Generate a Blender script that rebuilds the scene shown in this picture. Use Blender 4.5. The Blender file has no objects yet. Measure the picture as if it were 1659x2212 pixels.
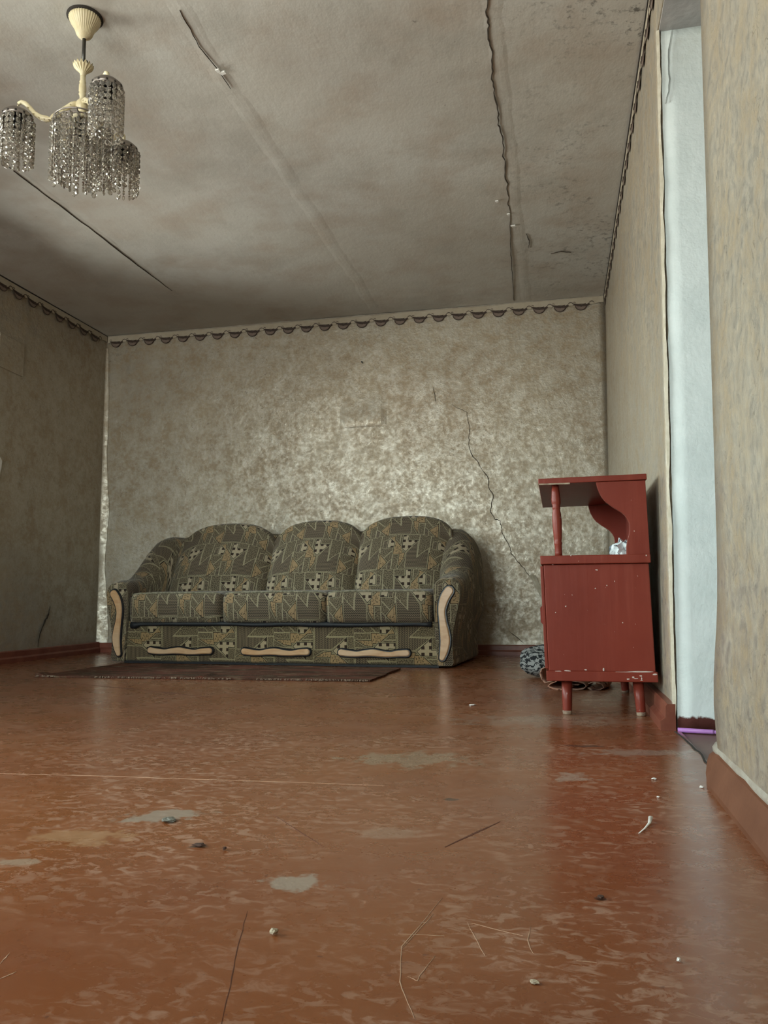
import bpy, bmesh, math, random
from mathutils import Vector, noise as mnoise
random.seed(7)
PI = math.pi
S = bpy.context.scene
COL = S.collection

# ------------------------------------------------------------------ camera
FPX, YAW, PITCH, ROLL, CAMH = 1740.308, 0.212096, 0.104075, -0.0077707, 0.410582
CP, SP, CY, SY = math.cos(PITCH), math.sin(PITCH), math.cos(YAW), math.sin(YAW)
FWD = Vector((-SY*CP, CY*CP, SP)); RGT = Vector((CY, SY, 0)); UPV = RGT.cross(FWD)
cr, sr = math.cos(ROLL), math.sin(ROLL)
R2 = RGT*cr + UPV*sr; U2 = UPV*cr - RGT*sr
cam = bpy.data.cameras.new('camera')
cam.sensor_fit = 'VERTICAL'; cam.sensor_height = 24.0; cam.lens = FPX/2212*24.0
cam.clip_start = 0.02; cam.clip_end = 200
camo = bpy.data.objects.new('camera', cam); COL.objects.link(camo)
from mathutils import Matrix
camo.matrix_world = Matrix(((R2.x, U2.x, -FWD.x, 0), (R2.y, U2.y, -FWD.y, 0), (R2.z, U2.z, -FWD.z, CAMH), (0, 0, 0, 1)))
S.camera = camo

# ------------------------------------------------------------------ view, sky, daylight
S.view_settings.view_transform = 'Standard'
S.view_settings.look = 'None'
S.view_settings.gamma = 1.0
S.view_settings.exposure = 2.08
S.cycles.max_bounces = 8; S.cycles.diffuse_bounces = 4; S.cycles.glossy_bounces = 3
S.cycles.transmission_bounces = 7; S.cycles.transparent_max_bounces = 8
S.cycles.use_adaptive_sampling = True; S.cycles.adaptive_threshold = 0.1
S.cycles.sample_clamp_indirect = 8.0
S.cycles.caustics_refractive = False; S.cycles.caustics_reflective = False

w = bpy.data.worlds.new('overcast_sky'); S.world = w; w.use_nodes = True
nt = w.node_tree; nt.nodes.clear()
o_ = nt.nodes.new('ShaderNodeOutputWorld'); b_ = nt.nodes.new('ShaderNodeBackground')
tc = nt.nodes.new('ShaderNodeTexCoord'); sp = nt.nodes.new('ShaderNodeSeparateXYZ')
rp = nt.nodes.new('ShaderNodeValToRGB')
mr = nt.nodes.new('ShaderNodeMapRange'); mr.inputs[1].default_value = -1; mr.inputs[2].default_value = 1
nt.links.new(tc.outputs['Generated'], sp.inputs[0]); nt.links.new(sp.outputs[2], mr.inputs[0])
nt.links.new(mr.outputs[0], rp.inputs[0])
e = rp.color_ramp.elements
e[0].position = 0.0; e[0].color = (0.78, 0.77, 0.68, 1)
e[1].position = 0.47; e[1].color = (0.84, 0.85, 0.78, 1)
x = e.new(0.53); x.color = (0.87, 1.0, 0.985, 1)
x = e.new(1.0); x.color = (0.84, 1.0, 1.01, 1)
nt.links.new(rp.outputs[0], b_.inputs[0]); b_.inputs[1].default_value = 5.0
nt.links.new(b_.outputs[0], o_.inputs[0])

# room dimensions (metres)
XL, YB, H, YR = -3.486, 5.682, 2.5, -1.75
def XR(z): return 0.329 + 0.048*z/H            # the right wall leans outward
DOOR_FAR, DOOR_NEAR, DOOR_TOP = 2.624, 1.867, 2.262
WT = 0.30
REARWIN = (-3.25, -1.15, 0.55, 2.22)            # x0, x1, z0, z1 in the wall behind the camera
LEFTWIN = (3.30, 4.39, 0.78, 2.05)             # y0, y1, z0, z1 in the left wall, just out of the picture
LEFTWIN2 = (0.35, 2.15, 0.60, 2.22)            # a second window nearer the camera

def portal(name, loc, rot, sx, sy):
    l = bpy.data.lights.new(name, 'AREA'); l.shape = 'RECTANGLE'; l.size = sx; l.size_y = sy
    l.cycles.is_portal = True
    o = bpy.data.objects.new(name, l); COL.objects.link(o); o.location = loc; o.rotation_euler = rot
    return o
portal('daylight_portal', ((REARWIN[0]+REARWIN[1])/2, YR-0.27, (REARWIN[2]+REARWIN[3])/2), (PI/2, 0, 0), REARWIN[1]-REARWIN[0], REARWIN[3]-REARWIN[2])
for w_ in (LEFTWIN, LEFTWIN2):
    portal('daylight_portal', (XL-0.27, (w_[0]+w_[1])/2, (w_[2]+w_[3])/2), (0, -PI/2, 0), w_[3]-w_[2], w_[1]-w_[0])

# ------------------------------------------------------------------ helpers: points
def ray(px, py): return FWD + R2*((px-829.5)/FPX) - U2*((py-1106)/FPX)
CAM = Vector((0, 0, CAMH))
def on_z(px, py, z): d = ray(px, py); return CAM + d*((z-CAM.z)/d.z)
def on_y(px, py, y): d = ray(px, py); return CAM + d*(y/d.y)
def on_x(px, py, x): d = ray(px, py); return CAM + d*(x/d.x)

# ------------------------------------------------------------------ helpers: objects
def tag(o, label=None, cat=None, group=None, kind=None):
    if label: o['label'] = label
    if cat: o['category'] = cat
    if group: o['group'] = group
    if kind: o['kind'] = kind
    return o
def empty(name, loc, rz=0):
    o = bpy.data.objects.new(name, None); COL.objects.link(o); o.location = loc; o.rotation_euler = (0, 0, rz)
    o.empty_display_size = 0.1
    return o
class MB:
    def __init__(s): s.v = []; s.f = []; s.uv = []; s.m = []
    def add(s, vs, fs, uvs=None, mi=0):
        b = len(s.v); s.v += [tuple(p) for p in vs]
        for k, f in enumerate(fs):
            s.f.append(tuple(b+i for i in f)); s.m.append(mi)
            s.uv.append(uvs[k] if uvs else None)
    def box(s, a, b, mi=0):
        (x0, y0, z0), (x1, y1, z1) = a, b
        vs = [(x0,y0,z0),(x1,y0,z0),(x1,y1,z0),(x0,y1,z0),(x0,y0,z1),(x1,y0,z1),(x1,y1,z1),(x0,y1,z1)]
        s.add(vs, [(0,3,2,1),(4,5,6,7),(0,1,5,4),(1,2,6,5),(2,3,7,6),(3,0,4,7)], mi=mi)
    def hexa(s, vs, mi=0):
        s.add(vs, [(0,3,2,1),(4,5,6,7),(0,1,5,4),(1,2,6,5),(2,3,7,6),(3,0,4,7)], mi=mi)
    def loft(s, rings, uvs=None, closed=True, caps=True, mi=0):
        n = len(rings[0]); vs = [p for r in rings for p in r]; fs = []; fu = []
        for i in range(len(rings)-1):
            for j in range(n if closed else n-1):
                k = (j+1) % n
                fs.append((i*n+j, i*n+k, (i+1)*n+k, (i+1)*n+j))
                if uvs: fu.append([uvs[i][j], uvs[i][j+1], uvs[i+1][j+1], uvs[i+1][j]])
        if caps and closed:
            fs.append(tuple(reversed(range(n)))); fs.append(tuple((len(rings)-1)*n+j for j in range(n)))
            if uvs:
                for r, base in ((rings[0], uvs[0][0]), (rings[-1], uvs[-1][0])):
                    pass
                fu.append([(p[0], p[2]) for p in reversed(rings[0])]); fu.append([(p[0], p[2]) for p in rings[-1]])
        s.add(vs, fs, fu if uvs else None, mi)
    def tube(s, pts, rad, n=10, caps=True, flat=1.0, mi=0):
        pts = [Vector(p) for p in pts]; rings = []
        ref = Vector((0, 0, 1))
        for i, p in enumerate(pts):
            t = (pts[min(i+1, len(pts)-1)]-pts[max(i-1, 0)]).normalized()
            a = ref if abs(t.dot(ref)) < 0.95 else Vector((1, 0, 0))
            u = t.cross(a).normalized(); v = u.cross(t).normalized()
            r = rad[i] if hasattr(rad, '__len__') else rad
            rings.append([p + u*(r*math.cos(2*PI*k/n)) + v*(r*flat*math.sin(2*PI*k/n)) for k in range(n)])
        s.loft(rings, caps=caps, mi=mi)
    def lathe(s, prof, c=(0, 0, 0), n=24, flute=0, nf=0, mi=0, caps=True):
        rings = []
        for r, z in prof:
            rings.append([(c[0]+r*(1+flute*math.cos(nf*2*PI*k/n))*math.cos(2*PI*k/n), c[1]+r*(1+flute*math.cos(nf*2*PI*k/n))*math.sin(2*PI*k/n), c[2]+z) for k in range(n)])
        s.loft(rings, caps=caps, mi=mi)
    def prism(s, poly, fn, d0, d1, mi=0):
        n = len(poly); vs = [fn(a, b, d0) for a, b in poly] + [fn(a, b, d1) for a, b in poly]
        fs = [tuple(range(n)), tuple(reversed(range(n, 2*n)))] + [(j, j+n, (j+1) % n+n, (j+1) % n) for j in range(n)]
        s.add(vs, fs, mi=mi)
    def build(s, name, mat, parent=None, smooth=False, bevel=0, sub=0, fixn=True, seg=2):
        me = bpy.data.meshes.new(name); me.from_pydata(s.v, [], s.f)
        mats = mat if isinstance(mat, (list, tuple)) else [mat]
        for m in mats: me.materials.append(m)
        for i, p in enumerate(me.polygons): p.material_index = s.m[i]
        if any(u is not None for u in s.uv):
            ul = me.uv_layers.new(name='UVMap'); k = 0
            for i, p in enumerate(me.polygons):
                for q, li in enumerate(p.loop_indices):
                    u = s.uv[i][q] if s.uv[i] else (0, 0)
                    ul.data[li].uv = u
        if fixn:
            bm = bmesh.new(); bm.from_mesh(me); bmesh.ops.recalc_face_normals(bm, faces=bm.faces); bm.to_mesh(me); bm.free()
        if smooth:
            for p in me.polygons: p.use_smooth = True
        me.update()
        o = bpy.data.objects.new(name, me); COL.objects.link(o)
        if parent: o.parent = parent
        if bevel:
            b = o.modifiers.new('bevel', 'BEVEL'); b.width = bevel; b.segments = seg; b.limit_method = 'ANGLE'; b.angle_limit = 0.6
        if sub:
            m = o.modifiers.new('sub', 'SUBSURF'); m.levels = sub; m.render_levels = sub
        return o
def fbm(x, y, z, s=1.0, o=3):
    return mnoise.fractal(Vector((x*s, y*s, z*s)), 1.0, 2.0, o)

# ------------------------------------------------------------------ helpers: materials
class NT:
    def __init__(s, name):
        s.mat = bpy.data.materials.new(name); s.mat.use_nodes = True; s.t = s.mat.node_tree; s.t.nodes.clear()
        s.out = s.n('ShaderNodeOutputMaterial'); s.coord = s.n('ShaderNodeTexCoord')
    def n(s, typ, **k):
        nd = s.t.nodes.new(typ)
        for a, b in k.items(): setattr(nd, a, b)
        return nd
    def set(s, inp, v):
        if v is None: return
        if hasattr(v, 'default_value') or hasattr(v, 'is_linked'): s.t.links.new(v, inp)
        else:
            if inp.type == 'RGBA' and len(v) == 3: v = (*v, 1)
            inp.default_value = v
    def m(s, op, a, b=None, c=None, clamp=False):
        nd = s.n('ShaderNodeMath', operation=op); nd.use_clamp = clamp
        s.set(nd.inputs[0], a)
        if b is not None: s.set(nd.inputs[1], b)
        if c is not None: s.set(nd.inputs[2], c)
        return nd.outputs[0]
    def vm(s, op, a, b=None):
        nd = s.n('ShaderNodeVectorMath', operation=op); s.set(nd.inputs[0], a)
        if b is not None: s.set(nd.inputs[1], b)
        return nd.outputs['Value'] if op in ('DOT_PRODUCT', 'LENGTH', 'DISTANCE') else nd.outputs[0]
    def xyz(s, v):
        nd = s.n('ShaderNodeSeparateXYZ'); s.set(nd.inputs[0], v); return nd.outputs
    def comb(s, x, y, z=0.0):
        nd = s.n('ShaderNodeCombineXYZ')
        for i, q in enumerate((x, y, z)): s.set(nd.inputs[i], q)
        return nd.outputs[0]
    def noise(s, v, scale, detail=4, rough=0.55, dist=0.0, stretch=None, col=False):
        if stretch: v = s.vm('MULTIPLY', v, stretch)
        nd = s.n('ShaderNodeTexNoise'); s.set(nd.inputs['Vector'], v)
        nd.inputs['Scale'].default_value = scale; nd.inputs['Detail'].default_value = detail
        nd.inputs['Roughness'].default_value = rough; nd.inputs['Distortion'].default_value = dist
        return nd.outputs['Color'] if col else nd.outputs['Fac']
    def vor(s, v, scale, feat='F1', out='Distance', rnd=1.0):
        nd = s.n('ShaderNodeTexVoronoi', feature=feat); s.set(nd.inputs['Vector'], v); nd.inputs['Scale'].default_value = scale
        nd.inputs['Randomness'].default_value = rnd
        return nd.outputs[out]
    def ramp(s, f, lo, hi, a=0.0, b=1.0):
        nd = s.n('ShaderNodeMapRange'); nd.clamp = True
        s.set(nd.inputs[0], f)
        for i, q in enumerate((lo, hi, a, b)): nd.inputs[1+i].default_value = q
        return nd.outputs[0]
    def mix(s, f, a, b, mode='MIX'):
        nd = s.n('ShaderNodeMix', data_type='RGBA', blend_type=mode); s.set(nd.inputs['Factor'], f)
        s.set(nd.inputs[6], a); s.set(nd.inputs[7], b); return nd.outputs[2]
    def bump(s, h, strength=0.3, dist=0.01):
        nd = s.n('ShaderNodeBump'); nd.inputs['Strength'].default_value = strength; nd.inputs['Distance'].default_value = dist
        s.set(nd.inputs['Height'], h); return nd.outputs[0]
    def bsdf(s, color=(.8, .8, .8), rough=0.5, metal=0.0, normal=None, spec=0.5, trans=0.0, ior=1.45, coat=0.0, coatr=0.1, sheen=0.0):
        p = s.n('ShaderNodeBsdfPrincipled')
        s.set(p.inputs['Base Color'], color); s.set(p.inputs['Roughness'], rough); s.set(p.inputs['Metallic'], metal)
        s.set(p.inputs['Specular IOR Level'], spec); s.set(p.inputs['Transmission Weight'], trans); s.set(p.inputs['IOR'], ior)
        s.set(p.inputs['Coat Weight'], coat); s.set(p.inputs['Coat Roughness'], coatr); s.set(p.inputs['Sheen Weight'], sheen)
        if normal: s.set(p.inputs['Normal'], normal)
        s.t.links.new(p.outputs[0], s.out.inputs[0]); return p
    @property
    def obj(s): return s.coord.outputs['Object']
    @property
    def uv(s): return s.coord.outputs['UV']

def simple(name, c, rough=0.5, c2=None, sc=8, bump=0.0, bs=60, metal=0.0, spec=0.5, sheen=0.0):
    t = NT(name); col = c
    if c2: col = t.mix(t.ramp(t.noise(t.obj, sc, 5, 0.6), 0.35, 0.65), c, c2)
    nm = t.bump(t.noise(t.obj, bs, 4), bump, 0.004) if bump else None
    t.bsdf(col, rough, metal, nm, spec, sheen=sheen); return t.mat

def m_wallpaper(name, vertical=0.3):
    t = NT(name); v = t.obj
    big = t.noise(v, 1.3, 2, 0.6); mid = t.noise(v, 9, 3, 0.65); fine = t.noise(v, 45, 2, 0.7)
    a = t.mix(t.ramp(big, 0.35, 0.65), (0.325, 0.245, 0.148), (0.385, 0.312, 0.205))
    a = t.mix(t.ramp(mid, 0.4, 0.68, 0, 0.6), a, (0.46, 0.415, 0.325))
    a = t.mix(t.ramp(fine, 0.45, 0.7, 0, 0.30), a, (0.26, 0.20, 0.13))
    # thin curling fibres pressed into the paper
    fb = t.noise(t.vm('ADD', v, t.vm('MULTIPLY', t.noise(v, 7, 2, 0.5, col=True), (0.25, 0.25, 0.25))), 24, 2, 0.5, 1.5)
    line = t.ramp(t.m('ABSOLUTE', t.m('SUBTRACT', fb, 0.5)), 0.004, 0.014, 1, 0)
    line = t.m('MULTIPLY', line, t.ramp(t.noise(v, 14, 2), 0.45, 0.6))
    a = t.mix(t.m('MULTIPLY', line, 0.55), a, (0.17, 0.13, 0.085))
    drip = t.noise(v, 5, 2, 0.6, stretch=(1, 1, 0.35))
    a = t.mix(t.ramp(drip, 0.5, 0.75, 0, vertical), a, (0.50, 0.46, 0.36))
    weave = t.noise(v, 34, 4, 0.75); silver = t.ramp(t.m('ADD', weave, t.m('MULTIPLY', t.m('SUBTRACT', mid, 0.5), 0.55)), 0.38, 0.67, 0.12, 0.70)
    a = t.mix(t.m('MULTIPLY', silver, 0.8), a, (0.56, 0.55, 0.50))
    a = t.mix(t.m('MULTIPLY', line, 0.45), a, (0.17, 0.13, 0.085))
    crease = t.noise(v, 9, 2, 0.6, 0.4, stretch=(1, 1, 0.6))
    h = t.m('ADD', t.m('MULTIPLY', weave, 0.62), t.m('MULTIPLY', crease, 0.6))
    nrm = t.bump(h, 0.42, 0.011)
    t.bsdf(a, t.ramp(weave, 0.35, 0.65, 0.48, 0.37), silver, nrm, 0.5); return t.mat

def m_ceiling():
    t = NT('stained_whitewash'); v = t.obj
    big = t.noise(v, 0.9, 3, 0.6); mid = t.noise(v, 3.2, 4, 0.6)
    a = t.mix(t.ramp(big, 0.36, 0.64), (0.54, 0.515, 0.455), (0.61, 0.605, 0.56))
    a = t.mix(t.ramp(mid, 0.46, 0.70, 0, 0.75), a, (0.46, 0.395, 0.325))
    a = t.mix(t.ramp(t.noise(v, 1.9, 5, 0.65), 0.52, 0.68, 0, 0.55), a, (0.42, 0.41, 0.365))
    streak = t.noise(v, 4, 4, 0.6, stretch=(1, 0.25, 1))
    a = t.mix(t.ramp(streak, 0.5, 0.7, 0, 0.35), a, (0.55, 0.545, 0.495))
    # mould spots creeping in from the right wall
    X = t.xyz(v)
    near = t.ramp(X[0], -0.7, 0.34)
    sp_ = t.noise(v, 26, 4, 0.75); sp2 = t.noise(v, 3.0, 2, 0.6)
    mould = t.m('MULTIPLY', t.ramp(sp_, 0.53, 0.66), t.m('MULTIPLY', t.m('POWER', near, 1.8), t.ramp(sp2, 0.42, 0.58)))
    a = t.mix(t.m('MULTIPLY', mould, 0.85), a, (0.09, 0.085, 0.075))
    flek = t.m('MULTIPLY', t.ramp(t.noise(v, 30, 3, 0.6), 0.70, 0.74), t.ramp(t.noise(v, 2, 2), 0.5, 0.6))
    a = t.mix(t.m('MULTIPLY', flek, 0.6), a, (0.16, 0.14, 0.12))
    h = t.m('ADD', t.noise(v, 28, 3, 0.7, stretch=(1, 0.6, 1)), t.m('MULTIPLY', t.noise(v, 6, 1), 1.4))
    t.bsdf(a, 0.75, 0, t.bump(h, 0.20, 0.008), 0.25); return t.mat

def blob(t, v, x, y, rx, ry, ang, nz, amp=0.7):
    u = t.vm('SUBTRACT', v, (x, y, 0)); X = t.xyz(u); ca, sa = math.cos(ang), math.sin(ang)
    a = t.m('DIVIDE', t.m('ADD', t.m('MULTIPLY', X[0], ca), t.m('MULTIPLY', X[1], sa)), rx)
    b = t.m('DIVIDE', t.m('SUBTRACT', t.m('MULTIPLY', X[1], ca), t.m('MULTIPLY', X[0], sa)), ry)
    d = t.m('SQRT', t.m('ADD', t.m('MULTIPLY', a, a), t.m('MULTIPLY', b, b)))
    return t.ramp(t.m('ADD', d, t.m('MULTIPLY', t.m('SUBTRACT', nz, 0.5), amp*2)), 0.75, 1.15, 1, 0)

def m_floor(name='painted_floor'):
    t = NT(name); v = t.obj
    big = t.noise(v, 1.1, 2, 0.6); mid = t.noise(v, 7, 4, 0.65); fine = t.noise(v, 38, 2, 0.7)
    a = t.mix(t.ramp(big, 0.38, 0.62), (0.235, 0.076, 0.023), (0.205, 0.064, 0.025))
    a = t.mix(t.ramp(mid, 0.50, 0.75, 0, 0.4), a, (0.29, 0.125, 0.066))
    wear = t.noise(v, 40, 4, 0.7, 0.9, stretch=(0.8, 1.25, 1)); area = t.ramp(t.noise(v, 1.7, 4, 0.6), 0.36, 0.6)
    wm = t.m('MULTIPLY', t.ramp(wear, 0.50, 0.62), area)
    a = t.mix(t.m('MULTIPLY', wm, 0.60), a, (0.46, 0.30, 0.215))
    pitm = t.ramp(t.noise(v, 70, 2, 0.5), 0.70, 0.75)
    a = t.mix(t.m('MULTIPLY', pitm, 0.6), a, (0.11, 0.04, 0.025))
    nz = t.noise(v, 18, 3, 0.7)
    for (x, y, rx, ry, ang, c, k) in [
        (-0.745, 1.455, 0.085, 0.045, 0.55, (0.33, 0.30, 0.245), 0.75), (-0.388, 1.161, 0.045, 0.036, 0.0, (0.36, 0.31, 0.25), 0.85),
        (-0.387, 2.056, 0.16, 0.10, 0.1, (0.33, 0.30, 0.22), 0.5), (0.016, 1.916, 0.05, 0.05, 0.2, (0.40, 0.34, 0.27), 0.7),
        (-0.85, 1.16, 0.05, 0.02, 0.2, (0.38, 0.30, 0.22), 0.7), (0.058, 2.312, 0.05, 0.02, 0.0, (0.05, 0.04, 0.03), 0.9),
        (0.22, 2.25, 0.16, 0.05, 0.2, (0.34, 0.29, 0.24), 0.6), (-0.225, 1.673, 0.018, 0.012, 0, (0.04, 0.03, 0.025), 0.9),
        (-0.30, 1.42, 0.06, 0.04, 0.4, (0.36, 0.24, 0.17), 0.5), (-0.82, 1.30, 0.10, 0.05, 0.1, (0.42, 0.25, 0.13), 0.6),
        (-0.06, 2.75, 0.32, 0.14, 0.1, (0.30, 0.22, 0.17), 0.5), (-0.60, 1.29, 0.018, 0.010, 0.3, (0.04, 0.035, 0.03), 0.9),
        (0.043, 1.178, 0.010, 0.008, 0, (0.03, 0.02, 0.015), 0.95)]:
        a = t.mix(t.m('MULTIPLY', blob(t, v, x, y, rx*0.85, ry*0.85, ang, nz, 1.9), k*0.85), a, c)
    rough = t.m('ADD', t.ramp(mid, 0.3, 0.7, 0.20, 0.36), t.m('MULTIPLY', wm, 0.12))
    h = t.m('ADD', t.m('MULTIPLY', fine, 0.25), t.noise(v, 4, 1))
    t.bsdf(a, rough, 0, t.bump(h, 0.14, 0.008), 0.5, coat=0.35, coatr=0.22); return t.mat

# --- the sofa's patchwork print, worked out as polygons in a repeating cell
def m_sofa(name, tint=(1, 1, 1), swap=False):
    t = NT(name); uv = t.xyz(t.uv)
    K = 1/0.000565; P, RH = 570.0, 451.0
    U, V = (uv[1], uv[0]) if swap else (uv[0], uv[1])
    wob = t.noise(t.uv, 9, 2, 0.5, col=True); wx = t.xyz(wob)
    u = t.m('ADD', t.m('MULTIPLY', U, K), t.m('MULTIPLY', wx[0], 10)); v = t.m('MULTIPLY', t.m('ADD', V, 0), -K)
    v = t.m('ADD', v, t.m('MULTIPLY', wx[1], 10))
    row = t.m('FLOOR', t.m('DIVIDE', v, RH)); vv = t.m('ADD', t.m('SUBTRACT', v, t.m('MULTIPLY', row, RH)), 100)
    odd = t.m('FLOORED_MODULO', row, 2.0)
    um = t.m('SUBTRACT', 800, u)
    uu = t.m('ADD', u, t.m('MULTIPLY', odd, t.m('SUBTRACT', um, u)))
    uu = t.m('ADD', t.m('FLOORED_MODULO', t.m('SUBTRACT', uu, 100), P), 100)
    p = t.comb(uu, vv, 0.0)
    def poly(pts):
        n = len(pts); area = sum(pts[i][0]*pts[(i+1) % n][1]-pts[(i+1) % n][0]*pts[i][1] for i in range(n))
        d = None
        for i in range(n):
            (x0, y0), (x1, y1) = pts[i], pts[(i+1) % n]
            nx, ny = (y1-y0), -(x1-x0)
            if area < 0: nx, ny = -nx, -ny
            l = math.hypot(nx, ny); nx /= l; ny /= l
            e_ = t.m('SUBTRACT', t.vm('DOT_PRODUCT', p, (nx, ny, 0)), nx*x0+ny*y0)
            d = e_ if d is None else t.m('MAXIMUM', d, e_)
        return d
    def union(*ps):
        d = None
        for q in ps:
            e_ = poly(q); d = e_ if d is None else t.m('MINIMUM', d, e_)
        return d
    dT = union([(240,112),(340,112),(340,282),(380,330),(370,360),(240,360)], [(315,350),(371,350),(362,430),(312,520)], [(180,140),(242,112),(242,205)],
               [(654,345),(668,362),(668,548),(645,548)], [(98,372),(178,465),(100,548)])
    dH = union([(340,108),(396,108),(390,190),(340,190)], [(340,182),(510,180),(380,327),(340,287)])
    dS = union([(168,166),(185,150),(240,205),(236,267),(165,270)])
    dZ = union([(395,347),(510,192),(516,415),(516,531),(390,531)], [(514,415),(640,280),(636,533),(514,531)], [(112,176),(163,160),(158,272),(112,276)],
               [(190,470),(232,430),(228,548),(186,548)])
    # fills
    tri = t.m('PINGPONG', uu, 11.0)
    zz = t.m('FRACT', t.m('DIVIDE', t.m('ADD', vv, t.m('MULTIPLY', tri, 0.85)), 17.0))
    zig = t.mix(t.ramp(zz, 0.46, 0.54), (0.016, 0.013, 0.010), (0.235, 0.20, 0.145))
    spn = t.noise(p, 0.085, 3, 0.75)
    speck = t.mix(t.ramp(spn, 0.42, 0.62), (0.05, 0.042, 0.027), (0.27, 0.24, 0.165))
    dsh = t.vor(t.vm('MULTIPLY', p, (0.036, 0.095, 1)), 1.0)
    dash = t.mix(t.ramp(dsh, 0.27, 0.34), (0.022, 0.017, 0.012), (0.33, 0.25, 0.145))
    gx = t.m('FRACT', t.m('DIVIDE', t.m('SUBTRACT', uu, 322), 68)); gy = t.m('FRACT', t.m('DIVIDE', t.m('SUBTRACT', vv, 165), 80))
    sq = t.m('MULTIPLY', t.m('MULTIPLY', t.ramp(gx, 0.17, 0.2), t.ramp(gx, 0.68, 0.71, 1, 0)), t.m('MULTIPLY', t.ramp(gy, 0.05, 0.08), t.ramp(gy, 0.48, 0.51, 1, 0)))
    house = t.mix(sq, t.mix(t.ramp(spn, 0.35, 0.65), (0.36, 0.32, 0.225), (0.45, 0.41, 0.31)), (0.035, 0.022, 0.015))
    LIGHT, BLACK = (0.34, 0.325, 0.225), (0.012, 0.010, 0.008)
    c = speck
    for x0 in (526, 652, 236, 305):
        c = t.mix(t.ramp(t.m('ABSOLUTE', t.m('SUBTRACT', uu, x0)), 3.5, 5.5, 1, 0), c, LIGHT)
    dg = t.m('ABSOLUTE', t.m('SUBTRACT', t.m('ADD', t.m('MULTIPLY', uu, 0.7), t.m('MULTIPLY', vv, 0.7)), 380))
    c = t.mix(t.m('MULTIPLY', t.ramp(dg, 3.5, 5.5, 1, 0), t.ramp(vv, 270, 272)), c, LIGHT)
    c = t.mix(t.ramp(vv, 545, 547), c, LIGHT)
    for d, fill, edge in ((dZ, zig, LIGHT), (dT, dash, BLACK), (dH, house, BLACK), (dS, house, BLACK)):
        if edge is BLACK: c = t.mix(t.ramp(d, 11, 13, 1, 0), c, LIGHT)
        c = t.mix(t.ramp(d, 5.5, 7.0, 1, 0), c, edge)
        c = t.mix(t.ramp(d, -1.0, 0.5, 1, 0), c, fill)
    c = t.mix(1.0, c, (tint[0]*0.86, tint[1]*0.80, tint[2]*0.74, 1), 'MULTIPLY')
    h = t.noise(t.uv, 900, 2, 0.6)
    t.bsdf(c, 0.85, 0, t.bump(h, 0.25, 0.002), 0.2, sheen=0.15); return t.mat

def m_redpaint():
    t = NT('red_gloss_paint'); v = t.obj
    a = t.mix(t.ramp(t.noise(v, 3, 4, 0.6), 0.35, 0.65), (0.165, 0.026, 0.015), (0.20, 0.034, 0.020))
    grain = t.noise(v, 30, 4, 0.6, stretch=(1, 1, 0.08))
    a = t.mix(t.ramp(grain, 0.5, 0.75, 0, 0.35), a, (0.28, 0.066, 0.044))
    fl = t.ramp(t.noise(v, 90, 2, 0.5, stretch=(1, 1, 0.45)), 0.735, 0.76)
    a = t.mix(t.m('MULTIPLY', fl, 0.75), a, (0.62, 0.50, 0.46))
    nrm = t.bump(t.m('ADD', grain, t.noise(v, 9, 2)), 0.12, 0.006)
    t.bsdf(a, 0.36, 0, nrm, 0.32); return t.mat

def m_wood():
    t = NT('varnished_wood'); v = t.coord.outputs['Generated']; o = t.obj
    g = t.noise(o, 30, 4, 0.6, 1.0, stretch=(0.25, 1, 1))
    a = t.mix(t.ramp(g, 0.3, 0.7), (0.46, 0.25, 0.11), (0.60, 0.39, 0.215))
    big = t.ramp(t.noise(o, 3.5, 2), 0.4, 0.62)
    a = t.mix(t.m('MULTIPLY', big, 0.5), a, (0.66, 0.50, 0.34))
    sc = t.ramp(t.noise(o, 12, 4, 0.7), 0.68, 0.74)
    a = t.mix(t.m('MULTIPLY', sc, 0.7), a, (0.22, 0.12, 0.07))
    t.bsdf(a, 0.33, 0, t.bump(g, 0.08, 0.003), 0.5); return t.mat

def m_jamb():
    t = NT('chalky_white_paint'); v = t.obj
    n1 = t.noise(v, 6, 5, 0.65); a = t.mix(t.ramp(n1, 0.4, 0.65), (0.78, 0.85, 0.835), (0.70, 0.775, 0.76))
    sp_ = t.ramp(t.noise(v, 26, 4, 0.7), 0.69, 0.73)
    a = t.mix(t.m('MULTIPLY', sp_, 0.6), a, (0.33, 0.36, 0.36))
    X = t.xyz(v)
    lo = t.ramp(t.m('ADD', X[2], t.m('MULTIPLY', t.noise(v, 40, 3), 0.03)), 0.052, 0.058, 1, 0)
    a = t.mix(lo, a, (0.10, 0.03, 0.022))
    tp = t.m('MULTIPLY', t.ramp(X[2], 2.05, 2.25), t.ramp(n1, 0.4, 0.6))
    a = t.mix(t.m('MULTIPLY', tp, 0.35), a, (0.52, 0.52, 0.42))
    h = t.m('ADD', t.noise(v, 20, 5, 0.65), t.m('MULTIPLY', t.noise(v, 80, 3), 0.3))
    t.bsdf(a, 0.7, 0, t.bump(h, 0.4, 0.006), 0.3); return t.mat

def m_rug():
    t = NT('worn_dark_rug'); v = t.obj
    n1 = t.noise(v, 5, 4, 0.6, stretch=(0.6, 1.6, 1)); n2 = t.noise(v, 130, 3, 0.7); n3 = t.noise(v, 16, 3, 0.6, stretch=(0.7, 2, 1))
    a = t.mix(t.ramp(n1, 0.42, 0.6), (0.07, 0.042, 0.028), (0.165, 0.066, 0.046))
    a = t.mix(t.ramp(n3, 0.55, 0.66, 0, 0.75), a, (0.25, 0.195, 0.125))
    a = t.mix(t.ramp(n2, 0.5, 0.75, 0, 0.5), a, (0.16, 0.12, 0.085))
    t.bsdf(a, 0.95, 0, t.bump(n2, 0.9, 0.01), 0.1); return t.mat

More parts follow.
